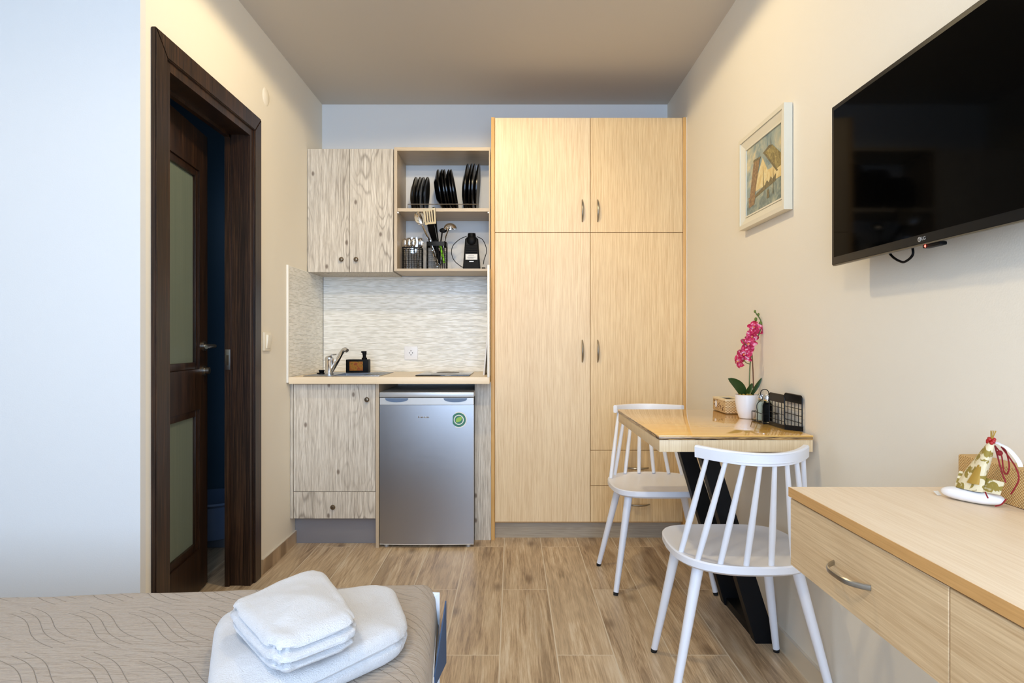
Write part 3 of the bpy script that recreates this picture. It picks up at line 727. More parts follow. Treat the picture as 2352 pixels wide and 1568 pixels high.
# plates on the shelf, standing on edge in a wire rack
def plate(rad, depth, rimw):
    b = B(); t_ = .006; r = rad
    prof = [(0, 0), (r * .52, 0), (r * .62, depth * .25), (r - rimw * .3, depth * .82), (r, depth), (r, depth + t_), (r - rimw * .4, depth * .82 + t_), (r * .60, depth * .25 + t_), (r * .5, t_), (0, t_)]
    b.lathe(prof, (0, 0, 0), 40, mat=Matrix.Rotation(R(90), 4, 'Y')); return b
rows = [('small', .1035, .016, PX(946, 3.84), .0215, 4, 6), ('deep', .1215, .030, PX(1001, 3.84), .0195, 5, -8), ('large', .1415, .018, PX(1064, 3.84), .0205, 4, 4)]
words_ = ['leftmost', 'second', 'third', 'fourth', 'fifth']
for kind, rad, dep, x0, stp, n, tilt in rows:
    for i in range(n):
        nm = {'small': 'dessert_plate', 'deep': 'soup_plate', 'large': 'dinner_plate'}[kind]
        where = {'small': 'in the left stack', 'deep': 'in the middle stack', 'large': 'in the right stack'}[kind]
        lab = ('leftmost' if i == 0 else 'rightmost' if i == n - 1 else words_[i] + ' from the left') + f" of the {kind} black shelf plates {where}"
        o = solo(nm, plate(rad, dep, .02), 'black_gloss', lab, 'plate', (0, 0, 0), f'{kind} black plates on the upper shelf')
        tl = R(tilt + random.uniform(-1, 1))
        off = rad * math.sin(abs(tl)) if True else 0
        o.rotation_euler = (0, tl, 0); o.location = (x0 + i * stp + (i % 2) * .004, 3.838, SZ + rad * math.cos(tl) + dep * abs(math.sin(tl)) + .0012)
b = B(); xr0, xr1 = PX(937, 3.75), PX(1099, 3.75)
for y in (3.745, 3.93): b.tube([(xr0, y, SZ + .004), (xr0, y, SZ + .031), (xr1, y, SZ + .031), (xr1, y, SZ + .004)], .0026, 8)
for x in (xr0, xr1, PX(1045, 3.75)): b.tube([(x, 3.745, SZ + .0022), (x, 3.93, SZ + .0022)], .0022, 8)
solo('plate_rack', b, 'chrome', 'low chrome wire rack holding the black plates upright', 'rack', ((xr0 + xr1) / 2, 3.84, SZ))
# wire cups
def wire_cup(name, label, cx, cy, z0, wx, wy, H, rim, nx, nz, grp=None):
    t = thing(name, label, 'wire holder', (cx, cy, z0), grp); r = .0013
    def loop(z, sx=1.0):
        a, c_ = wx * sx, wy * sx; rr = .012; pts = []
        for (ax, ay, s0) in ((a - rr, c_ - rr, 0), (-a + rr, c_ - rr, 90), (-a + rr, -c_ + rr, 180), (a - rr, -c_ + rr, 270)):
            for k_ in range(4): pts.append((cx + ax + rr * math.cos(R(s0 + k_ * 30)), cy + ay + rr * math.sin(R(s0 + k_ * 30)), z))
        return pts
    b = B()
    for i in range(nz + 1): b.tube(loop(z0 + .004 + (H - rim) * i / nz), r, 6, closed=True)
    for i in range(nx + 1):
        x = cx - wx + .008 + (2 * wx - .016) * i / nx
        for y in (cy - wy, cy + wy): b.tube([(x, y, z0 + .002), (x, y, z0 + H)], r, 6)
    ny = max(2, int(nx * wy / wx))
    for i in range(ny + 1):
        y = cy - wy + .008 + (2 * wy - .016) * i / ny
        for x in (cx - wx, cx + wx): b.tube([(x, y, z0 + .002), (x, y, z0 + H)], r, 6)
    for i in range(1, 4): b.tube([(cx - wx, cy - wy + 2 * wy * i / 4, z0 + .003), (cx + wx, cy - wy + 2 * wy * i / 4, z0 + .003)], r, 6)
    obj('wire_mesh', b, 'black_wire', t)
    b = B(); L1 = loop(0); ctr = Vector((cx, cy, 0)); n = len(L1)
    o_ = [Vector(p) for p in L1]; fs = []
    zA, zB = z0 + H - rim, z0 + H
    ring = [[b.bm.verts.new(Vector((p.x, p.y, zz)) + (Vector((p.x, p.y, 0)) - ctr).normalized() * e) for p in o_] for zz, e in ((zA, -.0005), (zA, .0016), (zB, .0016), (zB, -.0005))]
    for q in range(4):
        A, Q = ring[q], ring[(q + 1) % 4]
        for i in range(n): b.bm.faces.new((A[i], A[(i + 1) % n], Q[(i + 1) % n], Q[i]))
    obj('rim_band', b, 'black_wire', t)
    return t
Yc = 3.80
cx1 = PX(948, Yc); cx2 = PX(1004, Yc)
wire_cup('cutlery_holder', 'black wire holder full of forks and spoons at left of lower shelf', cx1, Yc, BZ, .056, .042, .132, .006, 6, 5)
wire_cup('utensil_holder', 'black wire holder with spatula and ladle in the middle of lower shelf', cx2, Yc, BZ, .056, .045, .163, .024, 8, 6)
def place(o, p, rx=0, ry=0, rz=0): o.location = p; o.rotation_euler = (R(rx), R(ry), R(rz)); return o
def spoon_b(L=.19):
    b = B(); 
    def fn(u_, v_):
        a = (u_ * 2 - 1); e = math.sqrt(max(0, 1 - a * a)); w_ = .019 * e * (1 - .15 * a)
        x = (v_ * 2 - 1) * w_; y = -.008 * (1 - (v_ * 2 - 1) ** 2) * e
        return Vector((x, y, L - .028 + a * .028))
    b.thick_grid(fn, 12, 8, .0016)
    b.tube(spline([(0, 0, L - .054), (0, .002, L - .09), (0, 0, .03), (0, 0, .0)], 5), .003, 8, flat=(1.4, .5)); return b
def fork_b(L=.19):
    b = B()
    for i in range(4): 
        x = -.0085 + i * .0057; b.tube([(x, .003, L), (x, -.003, L - .02), (x, -.004, L - .042)], .0014, 6)
    b.box(-.0105, .0105, -.005, -.003, L - .056, L - .040, .0008, 1)
    b.tube(spline([(0, -.004, L - .054), (0, .002, L - .09), (0, 0, .03), (0, 0, 0)], 5), .003, 8, flat=(1.4, .5)); return b
def knife_b(L=.2):
    b = B(); b.prism([(-.007, 0, L - .1), (.007, 0, L - .1), (.008, 0, L - .03), (.0, 0, L), (-.007, 0, L - .01)], (0, .0015, 0)); b.tube([(0, .0007, L - .1), (0, .0007, 0)], .0045, 8, flat=(1.3, .6)); return b
cut = []
kinds = ['fork', 'spoon', 'fork', 'spoon', 'knife', 'fork', 'spoon', 'spoon', 'fork', 'knife', 'fork', 'spoon', 'spoon', 'fork', 'knife', 'spoon']
proto = {'fork': fork_b, 'spoon': spoon_b, 'knife': knife_b}; first = {}
spots = [(-.034, -.026, -6, -3), (-.022, -.02, 4, 2), (-.01, -.028, -3, -5), (.004, -.022, 5, 3), (.018, -.028, 2, 6), (.032, -.02, -2, 9), (-.036, .0, 3, -8), (.036, -.004, 3, 10),
         (-.02, .006, -2, -3), (-.004, .004, 2, 0), (.014, .008, -3, 3), (.026, .014, 4, 5), (-.03, .024, -3, -6), (-.012, .026, -4, -2), (.006, .026, -4, 2), (.03, .028, -4, 7)]
for i, (kd, (dx, dy, rx, ry)) in enumerate(zip(kinds, spots)):
    head = 'upright' if True else ''
    side = 'left' if dx < -.015 else 'right' if dx > .015 else 'middle'; row_ = 'front' if dy < -.01 else 'rear' if dy > .015 else 'centre'
    lab = f"steel {kd} standing in the {side} {row_} of the cutlery holder"
    if kd in first: o = first[kd].copy(); C.objects.link(o); tag(o, lab, kd, 'cutlery in the wire holder')
    else: o = solo(kd, proto[kd](), 'chrome', lab, kd, (0, 0, 0), 'cutlery in the wire holder'); first[kd] = o
    place(o, (cx1 + dx * .95, Yc + dy * .8, BZ + .006 + random.uniform(0, .004)), rx * .6, ry * .55, random.uniform(-20, 20)); o.scale = (.95, .95, .95)
# big utensils: heads rise above the holder
def at(px, py, Y): return Vector((PX(px, Y), Y, PZ(py, Y)))
t = thing('slotted_spatula', 'steel slotted spatula with black handle standing in the utensil holder', 'spatula', at(1008, 610, 3.79))
b = B(); p0 = at(989, 515, 3.66); p1 = at(985, 478, 3.65)
wv = Vector((.062, 0, .008)); up = p1 - p0
def sp_pt(u_, v_): return p0 + up * v_ + wv * (u_ - .5) * (1 + .1 * v_) + Vector((0, .006 * math.sin(v_ * 1.6), 0))
for i in range(5): 
    u0 = i / 5 + (.0 if i == 0 else .045); u1 = (i + 1) / 5 - (.0 if i == 4 else .045)
    b.thick_grid(lambda a, c_, u0=u0, u1=u1: sp_pt(u0 + (u1 - u0) * a, .1 + .82 * c_), 2, 5, .0018)
b.thick_grid(lambda a, c_: sp_pt(a, .0 + .14 * c_), 5, 2, .0018); b.thick_grid(lambda a, c_: sp_pt(a, .88 + .12 * c_), 5, 2, .0018)
obj('head', b, 'tan_metal', t)
b = B(); b.tube([p0 + up * .02, at(992, 530, 3.70), at(998, 551, 3.765), at(1010, 607, 3.80)], .006, 8, radii=[.013, .013, .010, .007], flat=(1.6, .5)); obj('handle', b, 'black_plastic', t, 'black plastic handle')
t = thing('serving_spoon', 'steel serving spoon leaning left in the utensil holder', 'spoon', at(1008, 610, 3.79))
b = B(); cc = at(964, 501, 3.66); ax_ = (at(972, 523, 3.68) - cc).normalized(); sd = ax_.cross(Vector((0, 1, 0))).normalized()
def fn(u_, v_):
    a = u_ * 2 - 1; e = math.sqrt(max(0, 1 - a * a)); return cc + ax_ * a * .040 + sd * (v_ * 2 - 1) * .028 * e + Vector((0, .012 * (1 - (v_ * 2 - 1) ** 2) * e, 0))
b.thick_grid(fn, 14, 10, .0016); b.tube([cc + ax_ * .038, at(978, 535, 3.70), at(986, 551, 3.76), at(1007, 608, 3.79)], .0048, 8, flat=(1.5, .7)); obj('spoon_body', b, 'chrome', t)
t = thing('black_spatula', 'tall black nylon spatula behind the steel spatula', 'spatula', at(1004, 610, 3.81))
b = B(); b.tube([at(996.5, 476, 3.68), at(999, 505, 3.72), at(1003, 530, 3.755), at(1006, 551, 3.785), at(1006, 610, 3.80)], .004, 8, radii=[.009, .010, .005, .0045, .0045], flat=(.9, .4)); obj('blade_and_handle', b, 'black_plastic', t)
t = thing('ladle', 'steel ladle leaning right in the utensil holder', 'ladle', at(1000, 610, 3.79))
b = B(); lc = at(1034, 523, 3.74)
def fn(u_, v_):
    th_ = u_ * math.pi * .5; ph = v_ * 2 * math.pi
    return lc + Vector((.037 * math.sin(th_) * math.cos(ph), .032 * math.sin(th_) * math.sin(ph), .032 * math.cos(th_) - .006))
b.thick_grid(fn, 8, 20, .0015); b.tube(spline([lc + Vector((.004, 0, .016)), at(1030, 528, 3.75), at(1025, 540, 3.765), at(1022, 552, 3.775), at(1012, 608, 3.80)], 5), .004, 8, flat=(1.4, .7)); obj('ladle_body', b, 'chrome', t)
t = thing('dark_spoon', 'dark slotted spoon between the spatula and the ladle', 'spoon', at(1010, 610, 3.80))
b = B(); cc2 = at(1018, 529, 3.80)
b.ball(cc2, .018, (1.25, .25, .8), 12); b.tube([cc2 + Vector((-.006, 0, -.01)), at(1013, 552, 3.805), at(1008, 608, 3.81)], .0042, 8); obj('spoon_body', b, 'black_plastic', t)
t = thing('green_peeler', 'bright green handled peeler inside the utensil holder', 'peeler', at(1018, 610, 3.765))
b = B(); b.tube([at(1011, 562, 3.762), at(1016, 585, 3.764), at(1021, 604, 3.766)], .006, 8, radii=[.005, .0075, .006]); obj('grip', b, 'green_plastic', t)
b = B(); b.tube([at(1011, 562, 3.762), at(1009, 552, 3.766)], .003, 8); obj('blade', b, 'chrome', t)
t = thing('tongs', 'steel tongs standing diagonally inside the utensil holder', 'tongs', at(1008, 610, 3.765))
b = B(); b.tube([at(992, 556, 3.77), at(1003, 592, 3.764), at(1009, 611, 3.762), at(1004, 611, 3.762), at(998, 596, 3.768), at(990, 566, 3.775)], .0022, 6); obj('arms', b, 'chrome', t)
# black appliance with cable loop
Ya = 3.80; ax0 = PX(1083.5, Ya)
t = thing('electric_appliance', 'small black electric appliance with looped cable on the lower shelf', 'appliance', (ax0, Ya, BZ))
za = BZ + .0005; zt_ = PZ(546, Ya)
b = B(); w0, w1 = .051, .037; d0, d1_ = .03, .018
vs = [(-w0, -d0, za), (w0, -d0, za), (w0, d0, za), (-w0, d0, za), (-w1, -d1_, zt_), (w1, -d1_, zt_), (w1, d1_, zt_), (-w1, d1_, zt_)]
V = [b.bm.verts.new(Vector((ax0 + x, Ya + y, z))) for x, y, z in vs]
for fidx in ((0, 1, 2, 3), (7, 6, 5, 4), (0, 4, 5, 1), (1, 5, 6, 2), (2, 6, 7, 3), (3, 7, 4, 0)): b.bm.faces.new([V[i] for i in fidx])
bmesh.ops.bevel(b.bm, geom=list(b.bm.edges), offset=.006, segments=3, affect='EDGES'); obj('housing', b, 'black_plastic', t)
b = B(); b.cyl((ax0, Ya, zt_ - .004), (ax0, Ya, PZ(536, Ya)), .026, .022, 24); b.ball((ax0, Ya - .012, PZ(553, Ya)), .031, (1.0, .55, 1.1), 16); obj('round_cap', b, 'black_plastic', t)
b = B()
for i in range(4): zz = PZ(566 + i * 5, Ya); yy_ = Ya - .0245 - .0022 * i; b.box(ax0 - .033, ax0 + .033, yy_, yy_ + .006, zz, zz + .004, .001, 1)
obj('vent_rib', b, 'black_plastic', t)
sl = (d0 - d1_) / (zt_ - za)
def yf(z): return Ya - d0 + sl * (z - za)
b = B(); za1, za2 = PZ(597.5, Ya), PZ(584.5, Ya)
b.prism([(ax0 - .034, yf(za1) - .0006, za1), (ax0 + .034, yf(za1) - .0006, za1), (ax0 + .034, yf(za2) - .0006, za2), (ax0 - .034, yf(za2) - .0006, za2)], (0, .001, 0))
lb = obj('rating_label', b, 'label_white', t, 'white printed rating label')
b = B()
for zz, a, c_ in ((PZ(588.5, Ya), -.018, .016), (PZ(591.5, Ya), -.026, .024), (PZ(594, Ya), -.022, .012)):
    b.box(ax0 + a, ax0 + c_, yf(zz) - .0012, yf(zz), zz - .0009, zz + .0009)
obj('print_line', b, 'ink', lb)
b = B(); zz = PZ(601.5, Ya); b.box(ax0 - .013, ax0 + .013, yf(zz) - .0008, yf(zz) + .0004, zz - .003, zz + .003, .001, 1); obj('small_logo', b, 'nickel', t)
b = B(); yl = Ya + .005
b.tube(spline([at(1072, 542, yl), at(1055, 550, yl), at(1040, 565, yl), at(1037.5, 583, yl), at(1044, 599, yl - .01), at(1058, 611, yl - .03), at(1064, 613.8, yl - .035)], 7), .0021, 8)
b.tube(spline([at(1095, 543, yl), at(1108, 550, yl), at(1116, 566, yl), at(1117, 580, yl), at(1112, 596, yl), at(1110, 607, yl)], 7), .0021, 8)
obj('cable', b, 'black_plastic', t)
b = B(); pp = at(1112, 609, yl); b.box(pp.x - .014, pp.x + .008, pp.y - .012, pp.y + .012, za, za + .018, .003); b.cyl((pp.x - .003, pp.y - .012, za + .009), (pp.x - .003, pp.y - .026, za + .009), .0022, seg=8); b.cyl((pp.x - .010, pp.y - .012, za + .009), (pp.x - .010, pp.y - .026, za + .009), .0022, seg=8)
obj('plug', b, ['black_plastic'], t)
# ------------------------------------------------------------------ television
TX = .870; ty1 = TX * F / (1910.5 - 1176); tw = .73; ty0 = ty1 - tw; tz0 = CZ + TX / 4.19; tz1 = CZ + TX / 1.369
tv = thing('television', 'flat black wall-mounted television on the right wall', 'television', (TX + .03, (ty0 + ty1) / 2, tz0))
bz = .012; bzb = .020
b = B(); b.box(TX, TX + .012, ty0, ty1, tz0, tz1, .002); obj('bezel', b, 'tv_plastic', tv)
b = B(); b.box(TX - .0006, TX + .002, ty0 + bz, ty1 - bz, tz0 + bzb, tz1 - bz); obj('screen', b, 'tv_screen', tv, 'glossy black screen')
b = B(); b.box(TX + .001, TX + .010, ty0 + .002, ty1 - .002, tz0 - .003, tz0 + .0005, .0008, 1); obj('chin_trim', b, 'tv_trim', tv, 'bronze-grey lower trim')
def hexa(b, A, Bq):
    va = [b.bm.verts.new(Vector(p)) for p in A]; vb = [b.bm.verts.new(Vector(p)) for p in Bq]
    b.bm.faces.new(va[::-1]); b.bm.faces.new(vb)
    for i in range(4): b.bm.faces.new((va[i], va[(i + 1) % 4], vb[(i + 1) % 4], vb[i]))
b = B(); hexa(b, [(TX + .012, ty0 + .004, tz0 + .001), (TX + .012, ty1 - .004, tz0 + .001), (TX + .012, ty1 - .004, tz1 - .003), (TX + .012, ty0 + .004, tz1 - .003)],
     [(TX + .050, ty0 + .06, tz0 + .014), (TX + .050, ty1 - .06, tz0 + .014), (TX + .050, ty1 - .06, tz1 - .14), (TX + .050, ty0 + .06, tz1 - .14)])
obj('rear_housing', b, 'tv_plastic', tv)
yc_ = (ty0 + ty1) / 2
b = B(); b.box(TX + .050, XR - .004, yc_ - .1, yc_ + .1, 1.40, 1.58, .002); b.box(XR - .004, XR - .0003, yc_ - .12, yc_ + .12, 1.38, 1.60); obj('wall_bracket', b, 'black_metal', tv)
ly = TX * F / (2118 - 1176)
m4 = Matrix(((0, 0, -1, TX - .0012), (-1, 0, 0, ly), (0, 1, 0, tz0 + .010), (0, 0, 0, 1)))
text_mesh('LG', .011, .0003, 'fridge_trim', m4, 'brand_lettering', tv)
b = B(); b.cyl((TX - .0002, ly + .008, tz0 + .010), (TX - .0014, ly + .008, tz0 + .010), .0052, seg=24); lg = obj('brand_emblem', b, 'fridge_trim', tv)
b = B(); cy_, cz_ = ly + .008, tz0 + .010
b.tube([(TX - .0016, cy_ + .0034 * math.cos(a), cz_ + .0034 * math.sin(a)) for a in [math.pi / 2 + i * (1.5 * math.pi) / 14 for i in range(15)]] + [(TX - .0016, cy_ - .0, cz_)], .0004, 5)
b.tube([(TX - .0016, cy_ + .0006, cz_ + .0018), (TX - .0016, cy_ + .0006, cz_ - .0018), (TX - .0016, cy_ - .0008, cz_ - .0018)], .0004, 5)
obj('face_mark', b, 'tv_plastic', lg)
b = B(); yl_ = TX * F / (2122 - 1176); b.box(TX + .004, TX + .020, yl_ - .045, yl_ + .012, tz0 - .010, tz0 - .002, .003); obj('sensor_housing', b, 'black_plastic', tv)
b = B(); b.ball((TX + .005, yl_ + .002, tz0 - .006), .0028); obj('standby_lamp', b, 'led', tv, 'glowing red standby light')
b = B(); ya, yb2 = .905 * F / (2050 - 1176), .905 * F / (2095 - 1176)
b.tube(spline([(.905, ya + .02, tz0 + .012), (.905, ya, tz0 - .006), (.905, (ya + yb2) / 2 + .01, tz0 - .020), (.905, (ya + yb2) / 2 - .012, tz0 - .024), (.905, yb2 - .002, tz0 - .012), (.905, yb2, tz0 + .012)], 8), .0028, 8)
obj('cable_loop', b, 'black_plastic', tv)
# ------------------------------------------------------------------ picture
pf = thing('framed_picture', 'white framed river painting hanging on the right wall', 'picture', (XR - .015, 2.43, 1.71))
PXf = .921; py0, py1, pz0, pz1 = 2.212, 2.655, 1.528, 1.890
def ring_frame(xa, xb, w0, w1, mat):
    """mitred rails: outer inset w0, inner inset w1; front plane xa at outer, xb at inner"""
    b = B()
    O = [(py0 + w0, pz0 + w0), (py1 - w0, pz0 + w0), (py1 - w0, pz1 - w0), (py0 + w0, pz1 - w0)]
    I = [(py0 + w1, pz0 + w1), (py1 - w1, pz0 + w1), (py1 - w1, pz1 - w1), (py0 + w1, pz1 - w1)]
    for i in range(4):
        j = (i + 1) % 4
        a = [(xa, *O[i]), (xa, *O[j]), (xb, *I[j]), (xb, *I[i])]; c_ = [(XR - .002, *O[i]), (XR - .002, *O[j]), (XR - .002, *I[j]), (XR - .002, *I[i])]
        hexa(b, c_, a)
    return b
obj('frame', ring_frame(PXf, PXf - .001, 0, .016, None), 'frame_paint', pf)
obj('inner_frame', ring_frame(PXf + .003, PXf + .014, .0165, .044, None), 'frame_paint', pf)
obj('slip', ring_frame(PXf + .011, PXf + .011, .0445, .050, None), 'frame_paint', pf)
b = B(); xx = PXf + .016
cy0, cy1, cz0, cz1 = py0 + .0505, py1 - .0505, pz0 + .0505, pz1 - .0505; cw, ch = cy1 - cy0, cz1 - cz0
def q(u_, v_, l): return (xx - .0004 * l, cy1 - u_ * cw, cz0 + v_ * ch)       # u runs left to right as seen
def pl(mi, l, pts): b.mi = mi; b.poly([q(u_, v_, l) for u_, v_ in pts])
b.mi = 0; b.box(xx, xx + .006, cy0, cy1, cz0, cz1)
pl(4, 1, [(.25, .30), (.95, .30), (1, .48), (.62, .50), (.48, .72), (.34, .52)])
pl(1, 1.5, [(0, 0), (1, 0), (1, .30), (.3, .27), (0, .18)])
pl(2, 2, [(.06, .12), (.22, .14), (.40, .73), (.22, .75)]); pl(5, 2.5, [(.20, .75), (.42, .73), (.43, .76), (.22, .78)])
pl(3, 2, [(.50, .78), (.75, .80), (1, .58), (1, .42), (.88, .42)]); pl(5, 2.5, [(.48, .78), (.66, .83), (.76, .80), (.52, .765)])
pl(5, 2.6, [(.50, .78), (.54, .78), (.90, .40), (.86, .40)])
pl(5, 3, [(.24, .24), (.55, .31), (.60, .36), (.66, .31), (.70, .38), (.76, .33), (.84, .38), (.84, .28), (.24, .20)])
pl(2, 3.2, [(.08, .10), (.24, .12), (.28, .24), (.06, .26)]); pl(4, 2.2, [(.84, .30), (1, .30), (1, .45), (.84, .43)])
pl(5, 3.5, [(.50, .30), (.515, .30), (.51, .62)]); pl(5, 3.5, [(.76, .12), (.78, .12), (.775, .52)])
pl(5, 3.6, [(.60, .10), (.67, .10), (.66, .22), (.61, .22)]); pl(5, 3.4, [(.70, .80), (.715, .80), (.71, .95)])
obj('canvas', b, ['p_sky', 'p_water', 'p_brown', 'p_olive', 'p_glow', 'p_dark'], pf, 'painting of a raised bridge over a river')
# ------------------------------------------------------------------ wall table
TX0, TX1, TY0, TY1, TZ = .457, .940, 2.035, 2.825, .787
t = thing('dining_table', 'glossy yellow wood wall table on slanted black steel legs', 'table', ((TX0 + TX1) / 2, 2.43, 0))
obj('table_top', B().box(TX0, TX1, TY0, TY1, TZ - .004, TZ, .002), 'table_top', t, 'lacquered golden top')
obj('edge_band', B().box(TX0 + .001, TX1 - .001, TY0 + .001, TY1 - .001, TZ - .014, TZ - .0042, .002), 'table_edge', t, 'dark banded edge')
obj('apron', B().box(TX0 + .003, TX1 - .001, TY0 + .003, TY1 - .003, PZ(1038, TY0), TZ - .0143, .001), 'apron', t)
zt2 = PZ(1038, TY0) - .0005
for yc, nm in ((2.36, 'leg'), (2.70, 'leg')):
    b = B(); b.prism([(.655, yc - .025, zt2), (.715, yc - .025, zt2), (.938, yc - .025, .03), (.938, yc - .025, 0), (.872, yc - .025, 0)], (0, .05, 0)); obj(nm, b, 'black_metal', t, 'slanted black steel bar')
obj('foot_rail', B().box(.876, .936, 2.385, 2.675, 0, .03, .001), 'black_metal', t); obj('top_rail', B().box(.655, .715, 2.385, 2.675, zt2 - .03, zt2, .001), 'black_metal', t)
# ------------------------------------------------------------------ chairs
def make_chair():
    t = thing('dining_chair', '', 'chair', (0, 0, 0), 'white spindle-back chairs at the wall table')
    SZt = .442
    def outline(s_=1.0, n=56):
        pts = []
        for i in range(n):
            a = 2 * math.pi * i / n; ca, sa = math.cos(a), math.sin(a)
            e = .50 if sa > 0 else .78
            x = .213 * math.copysign(abs(ca) ** e, ca); y = (.195 if sa > 0 else .245) * math.copysign(abs(sa) ** (.50 if sa > 0 else .72), sa)
            if sa > 0: x *= 1 - .05 * (y / .195)
            pts.append(Vector((x * s_, y * s_ , 0)))
        return pts
    b = B(); prof = [(.955, -.030), (1.0, -.022), (1.0, -.004), (.985, .0), (.955, -.001), (.86, -.006), (.5, -.010)]
    rings = [[b.bm.verts.new(p + Vector((0, 0, SZt + dz))) for p in outline(s_)] for s_, dz in prof]; n = len(rings[0])
    for A, Q in zip(rings, rings[1:]):
        for i in range(n): b.bm.faces.new((A[i], A[(i + 1) % n], Q[(i + 1) % n], Q[i]))
    b.bm.faces.new(rings[0][::-1]); b.bm.faces.new(rings[-1]); obj('seat', b, 'chair_white', t)
    # crest rail, curved backwards in the middle
    def crest_pt(u_): x = (u_ * 2 - 1) * .161; return Vector((x, -.285 + .125 * (x / .161) ** 2, 0))
    b = B(); sec = [(-.009, -.016), (-.0095, -.002), (-.010, .014), (-.006, .019), (.006, .019), (.0095, .014), (.008, -.015), (.0, -.018)]
    N_ = 24; rings = []
    for i in range(N_ + 1):
        p = crest_pt(i / N_); t2 = (crest_pt(min(1, i / N_ + .01)) - crest_pt(max(0, i / N_ - .01))).normalized(); nn = Vector((-t2.y, t2.x, 0))
        rings.append([b.bm.verts.new(p + nn * a + Vector((0, 0, .756 + h_ - .004 * (1 - (i / N_ * 2 - 1) ** 2)))) for a, h_ in sec])
    m_ = len(sec)
    for A, Q in zip(rings, rings[1:]):
        for k_ in range(m_): b.bm.faces.new((A[k_], A[(k_ + 1) % m_], Q[(k_ + 1) % m_], Q[k_]))
    b.bm.faces.new(rings[0][::-1]); b.bm.faces.new(rings[-1]); cr = obj('crest_rail', b, 'chair_white', t)
    b = B()
    lo = [crest_pt(.03 + .94 * i / 20) + Vector((0, -.0098, .744)) for i in range(21)]; hi = [crest_pt(.03 + .94 * i / 20) + Vector((0, -.0105, .768)) for i in range(21)]
    b.tube(lo + hi[::-1], .0022, 6, closed=True); obj('raised_border', b, 'chair_white', cr)
    bx = [-.195, -.160, -.112, -.060, -.003, .060, .118, .165]
    bx = [-.193, -.160, -.114, -.040, .040, .114, .160, .193]; bx = [-.193, -.158, -.108, -.037, .037, .108, .158, .193]
    bx = [-.193, -.160, -.113, -.058, -.0, .0, 0, 0]
    pos = [(-.192, -.098), (-.160, -.170), (-.113, -.205), (-.058, -.217)]; pos += [(-x, y) for x, y in pos[::-1]]
    pos = [(-.192, -.098), (-.162, -.172), (-.106, -.206), (-.036, -.219)]; pos += [(-x, y) for x, y in pos[::-1]]
    for i, (x, y) in enumerate(pos):
        u_ = .065 + .87 * i / 7; p = crest_pt(u_); top = Vector((p.x, p.y, .742)); bot = Vector((x, y, SZt - .003)); mid = bot.lerp(top, .35)
        b = B(); b.tube([bot, mid, top], .008, 10, radii=[.0085, .0098, .0066]); obj('spindle', b, 'chair_white', t)
    for sx in (-1, 1):
        for a, c_ in (((sx * .145, .115), (sx * .212, .182)), ((sx * .145, -.125), (sx * .236, -.182))):
            b = B(); p0_ = Vector((a[0], a[1], SZt - .026)); p1_ = Vector((c_[0], c_[1], .012))
            b.cyl(p0_, p1_, .0175, .0115, 18); lg_ = obj('leg', b, 'chair_white', t)
            b = B(); d_ = (p1_ - p0_).normalized(); b.cyl(p1_ - d_ * .001, Vector((p1_.x + d_.x * .011, p1_.y + d_.y * .011, .0)), .0118, .010, 16); obj('foot_cap', b, 'rubber', lg_, 'black rubber foot')
    return t
ch = make_chair(); ch.location = (.707, 2.09, 0); ch['label'] = 'white spindle-back chair nearest the camera, pushed up to the table front'
ch2 = copy_tree(ch); ch2.location = (.655, 2.965, 0); ch2.rotation_euler = (0, 0, math.pi); ch2['label'] = 'white spindle-back chair behind the table, in front of the wardrobe'
# ------------------------------------------------------------------ things on the table
o_x, o_y, oz = .899, 2.50, TZ + .0003
t = thing('potted_orchid', 'pink artificial orchid in a white pot on the table', 'potted plant', (o_x, o_y, oz))
b = B(); b.lathe([(0, 0), (.027, 0), (.030, .003), (.038, .03), (.0425, .06), (.0445, .090), (.0425, .090), (.040, .06), (.034, .03), (0, .02)], (o_x, o_y, oz)); obj('pot', b, 'ceramic', t, 'white ceramic pot')
b = B(); b.lathe([(0, .083), (.02, .083), (.0415, .078), (.0415, .06), (0, .06)], (o_x, o_y, oz))
for i in range(26): a = random.uniform(0, 6.28); r = random.uniform(0, .034); b.ball((o_x + r * math.cos(a), o_y + r * math.sin(a), oz + .082 + random.uniform(0, .008)), .006, (1, 1, .7), 6)
obj('moss', b, 'moss', t, 'dry yellow moss')
def leafb(p0, p1, p2, w, tw=0, bend=.2):
    P = bez(p0, Vector(p0).lerp(Vector(p1), .7), Vector(p1).lerp(Vector(p2), .3), p2, 12); b = B()
    def fn(u_, v_):
        i = min(int(u_ * 12), 11); f_ = u_ * 12 - i; p = P[i].lerp(P[i + 1], f_); t_ = (P[i + 1] - P[i]).normalized()
        sd_ = t_.cross(Vector((math.sin(tw), -math.cos(tw), 0))).normalized(); ww = w * math.sin(math.pi * min(1, .12 + .88 * u_)) ** .6 * (1 if u_ < .95 else .6)
        a = v_ * 2 - 1; return p + sd_ * a * ww + sd_.cross(t_) * (bend * ww * (a * a))
    b.thick_grid(fn, 12, 6, .0012); return b
def op(px, py, dy=0.0): Y = o_y + dy; return at(px, py, Y)
obj('leaf', leafb(op(1708, 908), op(1702, 884, -.01), op(1672, 869, -.03), .019), 'leaf', t); obj('leaf', leafb(op(1713, 908), op(1717, 898, -.02), op(1728, 879, -.03), .008), 'leaf', t)
obj('leaf', leafb(op(1726, 906), op(1738, 888, -.015), op(1750, 867, -.02), .008), 'leaf', t); obj('leaf', leafb(op(1716, 908), op(1722, 900, .02), op(1731, 878, .01), .006), 'leaf2', t)
